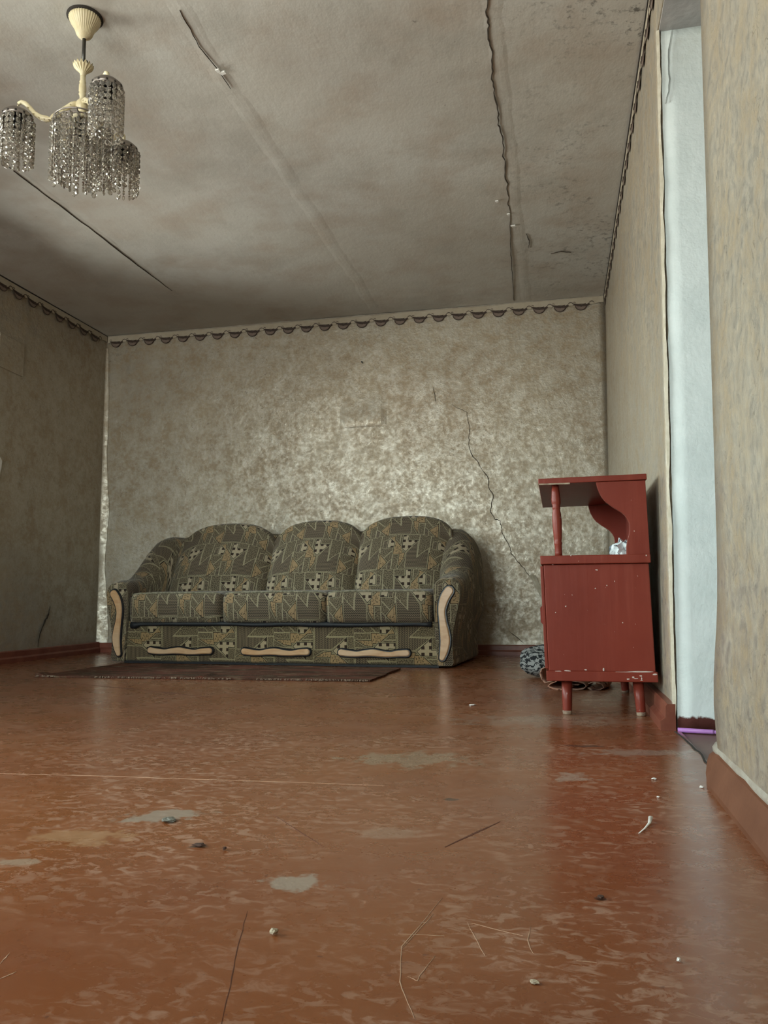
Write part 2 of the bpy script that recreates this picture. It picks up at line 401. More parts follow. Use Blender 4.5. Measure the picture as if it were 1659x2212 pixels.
def m_houndstooth():
    t = NT('houndstooth_cloth'); o = t.xyz(t.obj); k = 1/0.0034
    wv = t.noise(t.obj, 14, 2, 0.5, col=True); q = t.xyz(wv)
    U = t.m('MULTIPLY', t.m('ADD', t.m('ADD', o[0], t.m('MULTIPLY', o[1], 0.6)), t.m('MULTIPLY', q[0], 0.07)), k)
    V = t.m('MULTIPLY', t.m('ADD', t.m('ADD', o[2], t.m('MULTIPLY', o[1], 0.25)), t.m('MULTIPLY', q[1], 0.07)), k)
    i, j = t.m('FLOOR', U), t.m('FLOOR', V)
    wa = t.m('LESS_THAN', t.m('FLOORED_MODULO', i, 8), 4); we = t.m('LESS_THAN', t.m('FLOORED_MODULO', j, 8), 4)
    se = t.m('LESS_THAN', t.m('FLOORED_MODULO', t.m('ADD', i, j), 4), 2)
    f = t.m('ADD', t.m('MULTIPLY', se, wa), t.m('MULTIPLY', t.m('SUBTRACT', 1, se), we))
    a = t.mix(f, (0.015, 0.017, 0.019), (0.25, 0.26, 0.25))
    t.bsdf(a, 0.9, 0, t.bump(t.noise(t.obj, 300, 3), 0.5, 0.003), 0.2); return t.mat

def m_pinkcloth():
    t = NT('pink_floral_cloth'); v = t.obj
    a = t.mix(t.ramp(t.noise(v, 16, 3, 0.6, 1.0), 0.47, 0.53), (0.36, 0.19, 0.13), (0.42, 0.27, 0.20))
    a = t.mix(t.ramp(t.noise(v, 22, 3, 0.6, 0.6), 0.58, 0.62), a, (0.05, 0.018, 0.018))
    t.bsdf(a, 0.95, 0, t.bump(t.noise(v, 40, 3), 0.5, 0.006), 0.1); return t.mat

def m_paper():
    t = NT('crumpled_striped_plastic'); v = t.obj
    st = t.ramp(t.noise(v, 40, 2, 0.5, 1.0, stretch=(1, 1, 0.4)), 0.50, 0.54)
    a = t.mix(st, (0.70, 0.76, 0.76), (0.10, 0.12, 0.14))
    t.bsdf(a, 0.45, 0, None, 0.5); return t.mat

def m_glasspane():
    t = NT('window_glass'); tr = t.n('ShaderNodeBsdfTransparent'); gl = t.n('ShaderNodeBsdfGlossy'); gl.inputs['Roughness'].default_value = 0.02
    fr = t.n('ShaderNodeFresnel'); mx = t.n('ShaderNodeMixShader')
    t.t.links.new(fr.outputs[0], mx.inputs[0]); t.t.links.new(tr.outputs[0], mx.inputs[1]); t.t.links.new(gl.outputs[0], mx.inputs[2])
    t.t.links.new(mx.outputs[0], t.out.inputs[0]); return t.mat

def m_bead():
    t = NT('smoky_glass_bead')
    t.bsdf((0.78, 0.74, 0.66), 0.06, 0, None, 0.6, trans=0.88, ior=1.5); return t.mat

def m_cream():
    t = NT('yellowed_cream_plastic'); v = t.obj
    a = t.mix(t.ramp(t.noise(v, 18, 4), 0.35, 0.65), (0.64, 0.55, 0.34), (0.74, 0.67, 0.46))
    t.bsdf(a, 0.3, 0, None, 0.5); return t.mat

WALL = m_wallpaper('crinkled_beige_wallpaper'); CEIL = m_ceiling(); FLOOR = m_floor(); RED = m_redpaint(); WOOD = m_wood(); JAMB = m_jamb()
SOFA = m_sofa('patchwork_upholstery'); SOFA_BASE = m_sofa('patchwork_upholstery_crosswise', (1.0, 0.97, 0.86), True)
RUG = m_rug(); HOUND = m_houndstooth(); PINK = m_pinkcloth(); PAPER = m_paper(); GLASS = m_glasspane(); BEAD = m_bead(); CREAM = m_cream()
BASEB = simple('brown_baseboard_paint', (0.16, 0.045, 0.028), 0.38, (0.22, 0.075, 0.045), 9, 0.25, 40)
BLACKRUB = simple('black_rubber', (0.008, 0.009, 0.011), 0.35)
BLACKCLOTH = simple('black_lining_cloth', (0.007, 0.009, 0.012), 0.55, None, 8, 0.6, 30)
CRACK = simple('crack_dark', (0.055, 0.042, 0.03), 0.9)
PLASTER = simple('plaster', (0.40, 0.375, 0.315), 0.85, (0.30, 0.26, 0.21), 16, 0.9, 60)
TAPE = simple('joint_tape_whitewash', (0.60, 0.565, 0.475), 0.8, (0.53, 0.48, 0.40), 7, 0.9, 34)
PAPEREDGE = simple('torn_paper_cream', (0.62, 0.57, 0.46), 0.75, (0.5, 0.45, 0.34), 30, 0.4, 60)
WHITEPT = simple('white_chip', (0.80, 0.80, 0.76), 0.6)
BORDER = simple('border_paper_beige', (0.40, 0.345, 0.255), 0.6, (0.46, 0.41, 0.32), 14)
SWAG = simple('border_swag_mauve', (0.17, 0.125, 0.10), 0.6, (0.21, 0.16, 0.13), 30)
SWAGD = simple('border_swag_dark', (0.045, 0.028, 0.020), 0.6)
NEARBLACK = simple('near_black_matte', (0.03, 0.025, 0.02), 0.9)  # flat near-black for the gap lines, canopy ring and band holes
RODM = simple('dark_steel_rod', (0.08, 0.08, 0.075), 0.35, None, 8, 0, 60, 0.8)
CAPM = simple('brushed_pewter', (0.30, 0.27, 0.245), 0.38, (0.24, 0.21, 0.19), 30, 0, 60, 0.75)
PURPLE = simple('purple_plastic', (0.36, 0.14, 0.45), 0.45, (0.42, 0.20, 0.50), 25)
WFRAME = simple('white_window_paint', (0.72, 0.72, 0.68), 0.4, (0.62, 0.6, 0.54), 12)
BARE = simple('bare_worn_wood', (0.42, 0.34, 0.24), 0.7, (0.16, 0.10, 0.07), 40)
HALLW = simple('hall_plaster', (0.55, 0.57, 0.56), 0.8, (0.48, 0.49, 0.47), 3, 0.3, 30)

# ------------------------------------------------------------------ the room shell
def grid_wall(name, P, nu, nv, amp, thick, mat, freq=1.2, parent=None, edge0=True):
    """P(u,v)->point on the front; front wobbles by noise along the normal; a slab of real thickness behind it."""
    a, b, c = P(0, 0), P(1, 0), P(0, 1); nrm = (b-a).cross(c-a).normalized()
    m = MB(); vs = []
    for j in range(nv+1):
        for i in range(nu+1):
            u, v = i/nu, j/nv; p = P(u, v)
            e_ = min(1.0, min(u, 1-u)*8, min(v, 1-v)*8) if edge0 else 1
            d = amp*e_*fbm(p.x, p.y, p.z, freq, 3)
            vs.append(p + nrm*d)
    fs = [(j*(nu+1)+i, j*(nu+1)+i+1, (j+1)*(nu+1)+i+1, (j+1)*(nu+1)+i) for j in range(nv) for i in range(nu)]
    k = len(vs)
    loop = [i for i in range(nu+1)] + [j*(nu+1)+nu for j in range(1, nv+1)] + [nv*(nu+1)+i for i in range(nu-1, -1, -1)] + [j*(nu+1) for j in range(nv-1, 0, -1)]
    back = [vs[i] - nrm*thick for i in loop]; n = len(loop)
    vs += back
    fs += [(loop[(i+1) % n], loop[i], k+i, k+(i+1) % n) for i in range(n)]
    fs.append(tuple(k+i for i in reversed(range(n))))
    m.add(vs, fs)
    return m.build(name, mat, parent, smooth=False, fixn=False)
def smooth_front(o):
    for p in o.data.polygons:
        p.use_smooth = len(p.vertices) == 4 and p.area < 0.2
def V3(x, y, z): return Vector((x, y, z))

# floor (painted sheets, hall beyond the door)
m = MB(); nx, ny = 50, 90; x0, x1, y0, y1 = XL-0.05, 0.345, YR-0.05, YB+0.05
vs = [(x0+(x1-x0)*i/nx, y0+(y1-y0)*j/ny, 0.0) for j in range(ny+1) for i in range(nx+1)]
m.add(vs, [(j*(nx+1)+i, j*(nx+1)+i+1, (j+1)*(nx+1)+i+1, (j+1)*(nx+1)+i) for j in range(ny) for i in range(nx)])
m.box((x0, y0, -0.12), (x1, y1, -0.001))
floor = tag(m.build('floor', FLOOR, fixn=False), kind='structure')
m = MB(); m.box((0.3455, 0.4, -0.12), (2.3, 4.4, -0.004))
hallfloor = tag(m.build('floor', simple('hall_floor_paint', (0.13, 0.06, 0.045), 0.45, (0.17, 0.09, 0.07), 6, 0.2, 30)), kind='structure')

# ceiling
m = MB(); nx, ny = 46, 86; x0, x1, y0, y1 = XL-0.05, 0.45, YR-0.05, YB+0.05
vs = []
for j in range(ny+1):
    for i in range(nx+1):
        X_, Y_ = x0+(x1-x0)*i/nx, y0+(y1-y0)*j/ny
        vs.append((X_, Y_, H + 0.004*fbm(X_, Y_, 0, 1.1, 3) + 0.002))
m.add(vs, [(j*(nx+1)+i, (j+1)*(nx+1)+i, (j+1)*(nx+1)+i+1, j*(nx+1)+i+1) for j in range(ny) for i in range(nx)])
m.box((x0, y0, H+0.015), (x1, y1, H+0.15))
ceiling = tag(m.build('ceiling', CEIL, fixn=False), kind='structure')
for p in ceiling.data.polygons: p.use_smooth = p.area < 0.2

# back wall
wb = grid_wall('wall_back', lambda u, v: V3(XL-0.02+(0.385-XL+0.02)*u, YB, -0.0+H*v+0.004*v), 64, 42, 0.007, 0.25, WALL)
smooth_front(wb); tag(wb, kind='structure')

def wall_y(x, z): return YB - 0.007*min(1.0, max(0, min((x-XL)/3.87, 1-(x-XL)/3.87)*8), max(0, min(z/H, 1-z/H)*8))*fbm(x, YB, z, 1.2, 3)
def holed_wall(name, axis, c, thick, a0, a1, z0, z1, hole, mat):
    """a flat wall slab with one rectangular opening; axis 'x' = wall plane is x=c, runs along y."""
    h0, h1, hz0, hz1 = hole; m = MB()
    for (p0, p1, q0, q1) in ((a0, h0, z0, z1), (h1, a1, z0, z1), (h0, h1, z0, hz0), (h0, h1, hz1, z1)):
        nu, nv = max(1, int((p1-p0)/0.12)), max(1, int((q1-q0)/0.12))
        sg = 1 if thick > 0 else -1
        vs = []
        for j in range(nv+1):
            for i in range(nu+1):
                a = p0+(p1-p0)*i/nu; z = q0+(q1-q0)*j/nv
                e_ = min(1, abs(a-h0)*5, abs(a-h1)*5, abs(z-hz0)*5, abs(z-hz1)*5) if True else 1
                ed = min(1, (a-a0)*5, (a1-a)*5, (z-z0)*5, (z1-z)*5)
                d = 0.007*max(0, min(e_, ed))*fbm(a, z, c, 1.2, 3)*sg
                vs.append((c+d, a, z) if axis == 'x' else (a, c+d, z))
        m.add(vs, [(j*(nu+1)+i, j*(nu+1)+i+1, (j+1)*(nu+1)+i+1, (j+1)*(nu+1)+i) for j in range(nv) for i in range(nu)])
        lo, hi = sorted((c-0.002*sg, c-thick))
        if axis == 'x': m.box((lo, p0, q0), (hi, p1, q1))
        else: m.box((p0, lo, q0), (p1, hi, q1))
    o = m.build(name, mat, fixn=True)
    return tag(o, kind='structure')
wl = holed_wall('wall_left', 'x', XL, 0.25, 2.5, YB, 0.0, H, LEFTWIN, WALL)
wl2 = holed_wall('wall_left', 'x', XL, 0.25, YR, 2.5, 0.0, H, LEFTWIN2, WALL)
wr_ = holed_wall('wall_rear', 'y', YR, 0.25, XL-0.25, 0.7, 0.0, H, REARWIN, WALL)

# right wall: far stretch, near stretch and the lintel over the doorway
far = grid_wall('wall_right', lambda u, v: V3(XR(H*v), YB-(YB-DOOR_FAR)*u, H*v), 34, 40, 0.006, WT, WALL)
smooth_front(far); tag(far, kind='structure')
def near_pt(u, v):
    z = H*v; y = DOOR_NEAR-(DOOR_NEAR-YR)*u
    bulge = 0.018*math.exp(-((z-0.18)/0.16)**2)*math.exp(-((u)/0.25)**2)      # plaster swells towards the foot of the opening
    return V3(XR(z)-bulge*0.6, y + bulge*1.6*(1 if u == 0 else 0), z)
near = grid_wall('wall_right', near_pt, 36, 44, 0.005, WT, WALL, edge0=True)
smooth_front(near); tag(near, kind='structure')
lint = grid_wall('wall_right', lambda u, v: V3(XR(DOOR_TOP+(H-DOOR_TOP)*v), DOOR_FAR-(DOOR_FAR-DOOR_NEAR)*u, DOOR_TOP+(H-DOOR_TOP)*v), 6, 4, 0.0, WT, WALL)
tag(lint, kind='structure')

# doorway: white reveals, soffit, ragged paper edge
door = tag(empty('door_1', (0.48, 2.25, 0)), kind='structure')
def inplace(o, parent):
    o.parent = parent; o.matrix_parent_inverse = Matrix.Translation(-Vector(parent.location)) if parent.rotation_euler.z == 0 else (Matrix.Translation(parent.location) @ Matrix.Rotation(parent.rotation_euler.z, 4, 'Z')).inverted()
    return o
def reveal(y, d, name, mat):
    m = MB(); nz, nx_ = 60, 6; vs = []
    for j in range(nz+1):
        z = 0.003+(DOOR_TOP-0.003)*j/nz
        rag = 0.003*fbm(0, 0, z, 9, 3)+0.0015*fbm(3, 0, z, 30, 2)
        for i in range(nx_+1):
            X_ = XR(z)+0.010+rag*(1-i/nx_) + (WT-0.012)*i/nx_
            vs.append((X_, y + d*(0.006+0.004*fbm(X_, 1, z, 2.5, 2)), z))
    m.add(vs, [(j*(nx_+1)+i, j*(nx_+1)+i+1, (j+1)*(nx_+1)+i+1, (j+1)*(nx_+1)+i) for j in range(nz) for i in range(nx_)])
    k = len(m.v)
    o = m.build(name, mat, smooth=True); sm = o.modifiers.new('solid', 'SOLIDIFY'); sm.thickness = 0.005; sm.offset = -1 if d > 0 else 1
    return inplace(o, door)
reveal(DOOR_FAR, -1, 'door_reveal', JAMB); reveal(DOOR_NEAR-0.004, 1, 'door_reveal', JAMB)
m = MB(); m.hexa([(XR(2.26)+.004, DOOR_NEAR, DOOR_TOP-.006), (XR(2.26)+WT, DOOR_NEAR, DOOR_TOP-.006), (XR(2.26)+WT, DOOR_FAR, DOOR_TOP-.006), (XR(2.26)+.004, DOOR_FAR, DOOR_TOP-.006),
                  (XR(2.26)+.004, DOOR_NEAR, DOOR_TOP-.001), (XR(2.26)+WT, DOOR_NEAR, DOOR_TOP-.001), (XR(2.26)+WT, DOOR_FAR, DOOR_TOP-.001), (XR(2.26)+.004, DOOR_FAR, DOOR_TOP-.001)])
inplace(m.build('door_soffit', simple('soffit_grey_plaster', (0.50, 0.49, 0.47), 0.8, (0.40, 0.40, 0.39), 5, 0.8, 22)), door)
# the wallpaper's cream edge running up the corner of the opening
m = MB(); rings = []
for j in range(90):
    z = 0.045+(DOOR_TOP-0.05)*j/89; wd = 0.008+0.005*fbm(1, 5, z, 6, 3); gap = 0.0025*fbm(7, 2, z, 14, 2)
    xx = XR(z)-0.004+gap
    rings.append([(xx, DOOR_FAR-0.010, z), (xx+wd, DOOR_FAR-0.014, z), (xx+wd, DOOR_FAR-0.002, z), (xx, DOOR_FAR-0.001, z)])
m.loft(rings); inplace(m.build('paper_edge', PAPEREDGE), door)
# hairline crack high on the reveal
def ribbon(pts, wid, nrm, lift, name, mat, parent, jitter=0.0, seed=1, sub=4):
    rnd = random.Random(seed); P = [Vector(p) for p in pts]; Q = []
    nrm = Vector(nrm)
    for i in range(len(P)-1):
        t_ = (P[i+1]-P[i]); s_ = nrm.cross(t_).normalized()
        for k in range(sub):
            q = P[i]+t_*(k/sub)
            q = q + s_*(jitter*1.3*fbm(q.x+seed, q.y, q.z, 14, 4)) + s_*(rnd.uniform(-jitter, jitter)*0.35 if k else 0)
            Q.append(q)
    Q.append(P[-1]); n = len(Q); rings = []
    for i, q in enumerate(Q):
        t_ = Q[min(i+1, n-1)]-Q[max(i-1, 0)]; s_ = nrm.cross(t_).normalized()
        w_ = wid*(0.25+0.75*min(1, 4*min(i, n-1-i)/n))*rnd.uniform(0.6, 1.3)
        a, b = q + s_*w_/2, q - s_*w_/2
        rings.append([a+nrm*lift, b+nrm*lift, b-nrm*lift, a-nrm*lift])
    m = MB(); m.loft(rings); o = m.build(name, mat)
    return inplace(o, parent) if parent.type == 'EMPTY' else setp(o, parent)
def setp(o, parent):
    o.parent = parent; return o
zc = [2.25, 2.16, 2.08, 1.98]
ribbon([(XR(2.2)+0.045, DOOR_FAR-0.0125, 2.255), (XR(2.2)+0.030, DOOR_FAR-0.0125, 2.16), (XR(2.1)+0.034, DOOR_FAR-0.0125, 2.08), (XR(2.0)+0.018, DOOR_FAR-0.0125, 2.0)], 0.003, (0, -1, 0), 0.002, 'crack', simple('hairline_grey', (0.22, 0.24, 0.23), 0.9), door, 0.004, 3)
# gap line between room floor and hall floor
ribbon([on_z(1458, 1580, 0.001), on_z(1490, 1610, 0.001), on_z(1515, 1630, 0.001), on_z(1536, 1662, 0.001)], 0.006, (0, 0, 1), 0.0012, 'floor_gap', NEARBLACK, floor, 0.005, 5)

# the hall beyond the doorway, closed
m = MB(); m.box((0.63, 4.2, 0), (2.3, 4.35, H)); m.box((0.63, 0.45, 0), (2.3, 0.6, H)); m.box((2.15, 0.6, 0), (2.3, 4.2, H))
tag(m.build('wall_hall', HALLW), kind='structure')
m = MB(); m.box((0.46, 0.4, H+0.016), (2.35, 4.4, H+0.15)); tag(m.build('ceiling', HALLW), kind='structure')

# windows (both outside the picture): frame, mullions, sill, panes
def window(name, axis, c, a0, a1, z0, z1, sg):
    root = tag(empty(name, ((c, (a0+a1)/2, z0) if axis == 'x' else ((a0+a1)/2, c, z0))), kind='structure')
    def bx(nm, p0, p1, q0, q1, d0, d1, mat):
        lo, hi = sorted((c-sg*d0, c-sg*d1)); m = MB()
        if axis == 'x': m.box((lo, p0, q0), (hi, p1, q1))
        else: m.box((p0, lo, q0), (p1, hi, q1))
        return inplace(m.build(nm, mat, bevel=0.004 if nm != 'pane' else 0), root)
    f = 0.055
    bx('frame_rail', a0, a1, z0, z0+f, 0.08, 0.14, WFRAME); bx('frame_rail', a0, a1, z1-f, z1, 0.08, 0.14, WFRAME)
    bx('frame_stile', a0, a0+f, z0+f, z1-f, 0.08, 0.14, WFRAME); bx('frame_stile', a1-f, a1, z0+f, z1-f, 0.08, 0.14, WFRAME)
    w3 = (a1-a0)/3
    for k in (1, 2): bx('mullion', a0+k*w3-0.035, a0+k*w3+0.035, z0+f, z1-f, 0.085, 0.135, WFRAME)
    ed = [a0+f, a0+w3-0.035, a0+w3+0.035, a0+2*w3-0.035, a0+2*w3+0.035, a1-f]
    for k in range(3): bx('pane', ed[2*k], ed[2*k+1], z0+f, z1-f, 0.108, 0.112, GLASS)
    bx('window_sill', a0, a1, z0-0.03, z0+0.004, -0.025, 0.10, WFRAME)
window('window_1', 'y', YR, *REARWIN, 1); window('window_2', 'x', XL, *LEFTWIN, 1); window('window_3', 'x', XL, *LEFTWIN2, 1)

# baseboards
def baseboard(name, pts, h, th, inward, mat, top=0.6, wob=0.0):
    """pts = line of the wall foot; profile stands inward; a quarter-round shoe below."""
    m = MB(); rings = []
    prof = [(0.0, 0.0), (th, 0.0), (th, h*0.36), (th*0.78, h*0.44), (th*0.66, h*0.5), (th*0.62, h*0.92), (th*0.5, h), (0.0, h)]
    a, b = Vector(pts[0]), Vector(pts[1]); n = max(2, int((b-a).length/0.08)); inw = Vector(inward)
    for i in range(n+1):
        q = a.lerp(b, i/n); jx = wob*fbm(q.x, q.y, 3, 3, 2); jz = wob*fbm(q.x, q.y, 9, 2, 2)
        rings.append([q + inw*(d+(jx if d else 0)) + Vector((0, 0, z+(jz if z else 0))) for d, z in prof])
    m.loft(rings); return tag(m.build(name, mat), kind='structure')
baseboard('baseboard_left', [(XL-0.005, YR, 0), (XL-0.005, YB, 0)], 0.078, 0.04, (1, 0, 0), BASEB, wob=0.004)
baseboard('baseboard_back', [(XL, YB+0.005, 0), (0.33, YB+0.005, 0)], 0.07, 0.036, (0, -1, 0), BASEB, wob=0.003)
baseboard('baseboard_right', [(0.333, 2.61, 0), (0.333, YB, 0)], 0.08, 0.045, (-1, 0, 0), BASEB, wob=0.002)
m = MB(); rings = []
NB = simple('worn_floor_coloured_board', (0.125, 0.046, 0.021), 0.5, (0.165, 0.066, 0.033), 7, 0.2, 30)
for i in range(41):
    y = 1.955 - (1.955-YR)*i/40; j = 0.003*fbm(1, y, 2, 2, 2); dz = 0.004*fbm(5, y, 0, 9, 3)
    en = 0.012 if i == 0 else 0
    rings.append([(0.340, y, 0), (0.297+j+en, y, 0), (0.296+j+en, y, 0.012), (0.306+j+en*.5, y, 0.040), (0.317+j, y, 0.066-en), (0.325+j, y, 0.072+dz-en), (0.340, y, 0.072+dz-en)])
m.loft(rings); tag(m.build('baseboard_right', NB, smooth=False), kind='structure')
# ledge of crumbling plaster between that board and the wallpaper
m = MB(); rings = []
for i in range(61):
    y = 1.93 - (1.93-YR)*i/60; dz = 0.006*fbm(5, y, 1, 12, 3); dx = 0.004*fbm(2, y, 1, 15, 2)
    rings.append([(0.345, y, 0.05), (0.321+dx, y, 0.066), (0.320+dx, y, 0.076+dz), (0.327+dx*.5, y, 0.086+dz), (0.345, y, 0.092)])
m.loft(rings); setp(m.build('plaster_ledge', PLASTER, smooth=True), near)

# ------------------------------------------------------------------ wallpaper frieze with swags
mot = MB()
def motif(mb):
    R_ = 0.031; N_ = 14
    arc = [(R_*math.cos(PI+PI*k/N_), 0.030*math.sin(PI+PI*k/N_)) for k in range(N_+1)]
    mb.prism([(a, b) for a, b in arc], lambda a, b, d: (a, b, d), 0.0, 0.0014, 0)
    for k in range(N_):                                  # dark rim of the swag
        (a0, b0), (a1, b1) = arc[k], arc[k+1]; f = 1.16
        mb.prism([(a0, b0), (a1, b1), (a1*f, b1*f), (a0*f, b0*f)], lambda a, b, d: (a, b, d), 0.0, 0.0018, 1)
    mb.prism([(-0.046, 0.007), (-0.022, -0.006), (0.004, -0.012), (0.020, -0.002), (0.030, 0.010), (0.006, 0.004), (-0.016, 0.008), (-0.032, 0.011)], lambda a, b, d: (a, b, d), 0.0, 0.0021, 1)
    mb.prism([(0.010, -0.010), (0.034, -0.010), (0.052, 0.002), (0.048, 0.011), (0.034, 0.004), (0.022, 0.004)], lambda a, b, d: (a, b, d), 0.0, 0.0020, 1)
    arc2 = [(0.0625+0.016*math.cos(PI*k/8), 0.002+0.017*math.sin(PI*k/8)) for k in range(9)]
    for k in range(8):
        (a0, b0), (a1, b1) = arc2[k], arc2[k+1]
        mb.prism([(a0, b0), (a1, b1), (a1, b1+0.004), (a0, b0+0.004)], lambda a, b, d: (a, b, d), 0.0, 0.0018, 1)
    c2 = [(-0.040+0.008*math.cos(1.7*PI*k/8), 0.015+0.006*math.sin(1.7*PI*k/8)) for k in range(9)]
    for k in range(8):
        (a0, b0), (a1, b1) = c2[k], c2[k+1]
        mb.prism([(a0, b0), (a1, b1), (a1*0.98, b1+0.003), (a0*0.98, b0+0.003)], lambda a, b, d: (a, b, d), 0.0, 0.0018, 1)
motif(mot); mo = mot.build('swag', [SWAG, SWAGD]); SWME = mo.data; bpy.data.objects.remove(mo)
def frieze(name, origin, ex, ey, length, pitch, n0, wob):
    """ex along the wall, ey out of the wall."""
    o = Vector(origin); ex = Vector(ex); ey = Vector(ey); m = MB()
    n = int(length/0.03); rings = []
    for i in range(n+1):
        s_ = length*i/n; q = o + ex*s_ + ey*0.0035
        ph = ((s_/pitch) % 1.0); low = 0.052+0.006*math.cos(2*PI*ph)
        t0 = H-0.001+0.003*fbm(s_, 1, 0, 2, 2)*wob
        rings.append([q+Vector((0, 0, t0)), q+Vector((0, 0, H-low)), q+Vector((0, 0, H-low))+ey*0.0016, q+Vector((0, 0, t0))+ey*0.0016])
    m.loft(rings); tr = tag(m.build(name, BORDER), kind='structure')
    for k in range(n0):
        s_ = (k+0.5)*pitch
        if s_ > length-0.03: break
        c = bpy.data.objects.new('swag', SWME); COL.objects.link(c); c.parent = tr
        q = o + ex*s_ + ey*0.005 + Vector((0, 0, H-0.058))
        up = Vector((0, 0, 1))
        k1, k2 = pitch/0.124, 1.12
        c.matrix_world = Matrix(((ex.x*k1, up.x*k2, ey.x, q.x), (ex.y*k1, up.y*k2, ey.y, q.y), (ex.z*k1, up.z*k2, ey.z, q.z), (0, 0, 0, 1)))
    return tr
frieze('trim_1', (XL+0.012, YB-0.004, 0), (1, 0, 0), (0, -1, 0), 3.84, 0.1445, 40, 1)
frieze('trim_2', (XL+0.003, YR, 0), (0, 1, 0), (1, 0, 0), YB-YR-0.01, 0.1525, 60, 1)
exr = Vector((0, -1, 0)); eyr = Vector((-1, 0, 0.019)).normalized()
frieze('trim_3', (XR(H)+0.044-0.045, YB-0.01, 0), (0, -1, 0), (-1, 0, 0), YB-YR-0.02, 0.1525, 60, 1)
# the white paint line and the dark gap along the ceiling
ribbon([(XL, YB-0.010, H-0.004), (-1.5, YB-0.010, H-0.003), (0.37, YB-0.010, H-0.004)], 0.008, (0, -1, 0), 0.002, 'paint_line', PLASTER, wb, 0.002, 8, 20)
ribbon([(XL+0.010, YR, H-0.003), (XL+0.010, 2.0, H-0.002), (XL+0.010, YB, H-0.003)], 0.013, (1, 0, 0), 0.002, 'ceiling_gap', NEARBLACK, wl, 0.001, 9, 20)
ribbon([(XR(H)-0.008, YB, H-0.003), (XR(H)-0.008, 2.0, H-0.004), (XR(H)-0.008, YR, H-0.003)], 0.012, (-1, 0, 0), 0.002, 'ceiling_gap', NEARBLACK, far, 0.002, 10, 24)

# ------------------------------------------------------------------ wear on the back wall
crk = [(935,835),(942,870),(976,872),(985,880),(1008,890),(1014,925),(1012,960),(1022,985),(1052,1030),(1055,1055),(1065,1065),(1060,1105),(1068,1122),(1080,1125),(1085,1150),(1098,1175),(1102,1195),(1125,1220),(1140,1240),(1150,1250),(1168,1285),(1176,1330)]
def wp(px, py, off=0.006):
    q = on_y(px, py, YB-off); q.y = wall_y(q.x, q.z)-0.0015; return q
ribbon([wp(*c) for c in crk[2:]], 0.0045, (0, -1, 0), 0.0015, 'crack', CRACK, wb, 0.007, 11, 7)
ribbon([wp(935, 835), wp(939, 855), wp(942, 872)], 0.004, (0, -1, 0), 0.0012, 'crack', CRACK, wb, 0.004, 12, 4)
ribbon([wp(1100, 1363), wp(1118, 1378), wp(1132, 1390)], 0.0045, (0, -1, 0), 0.0012, 'crack', CRACK, wb, 0.004, 13, 4)
# raised flap of old hatch under the paper
x0, x1, z0, z1 = -1.539, -1.21, 1.652, 2.127
m = MB(); rings = []
for j in range(29):
    f = (j/28)**1.5; z = z0+(z1-z0)*f; d = 0.018*(1-math.exp(-(f+0.02)/0.06))*math.exp(-(f/0.30)**1.5)+0.0003; ring = []
    for xx, kk in ((x0-0.02, -0.15), (x0+0.006, 0.35), (x0+0.03, 0.85), (x0+0.11, 1.0), (x1-0.11, 1.0), (x1-0.03, 0.85), (x1-0.006, 0.35), (x1+0.02, -0.15)):
        ring.append((xx, wall_y(xx, z)-d*kk, z))
    rings.append(ring+[(x1+0.02, YB+0.02, z), (x0-0.02, YB+0.02, z)])
m.loft([[Vector(p) for p in r] for r in rings], closed=True)
setp(m.build('papered_hatch', WALL, smooth=False), wb)
m = MB(); q = on_y(783, 784, YB-0.004); m.tube([(q.x, YB-0.001, q.z), (q.x, YB-0.022, q.z+0.002)], 0.0035, 8); m.tube([(q.x, YB-0.022, q.z+0.002), (q.x, YB-0.026, q.z+0.002)], 0.007, 10)
setp(m.build('nail', RODM), wb)
# loose paper bridging the left corner
m = MB(); rings = []
for j in range(46):
    z = 0.072+(2.40-0.072)*j/45; f = 1-j/45
    a = 0.016+0.062*(f**0.8)*(0.78+0.3*math.sin(z*7.0)) + 0.008*fbm(1, 2, z, 5, 2); b = 0.012+0.020*f
    ring = []
    for k in range(9):
        th = PI/2*k/8
        ring.append((XL+a*(1-math.cos(th))*1.0, YB-b*(1-math.sin(th))-0.006-0.010*math.sin(2*th)*f, z))
    ring.append((XL+a+0.004, YB+0.01, z)); ring.append((XL-0.01, YB+0.01, z))
    rings.append(ring)
m.loft(rings); setp(m.build('loose_corner_paper', m_wallpaper('loose_corner_wallpaper'), smooth=False), wb)
# torn paper scrap curling off the back wall beside the cabinet
m = MB(); rings = []
for j in range(9):
    f = j/8; q = on_y(1153+20*f, 1243+50*f, YB-0.01); cu = 0.030*(1-f)**2
    rings.append([q+Vector((-0.030*(1-0.7*f), -0.004-cu*1.0, 0)), q+Vector((-0.010, -0.010-cu*0.5, 0.004)), q+Vector((0.014, -0.004, 0)), q+Vector((0.014, -0.0035, 0)), q+Vector((-0.010, -0.0085-cu*0.5, 0.004)), q+Vector((-0.030*(1-0.7*f), -0.003-cu*1.0, 0))])
m.loft(rings); setp(m.build('torn_wallpaper', PAPEREDGE, smooth=False), wb)
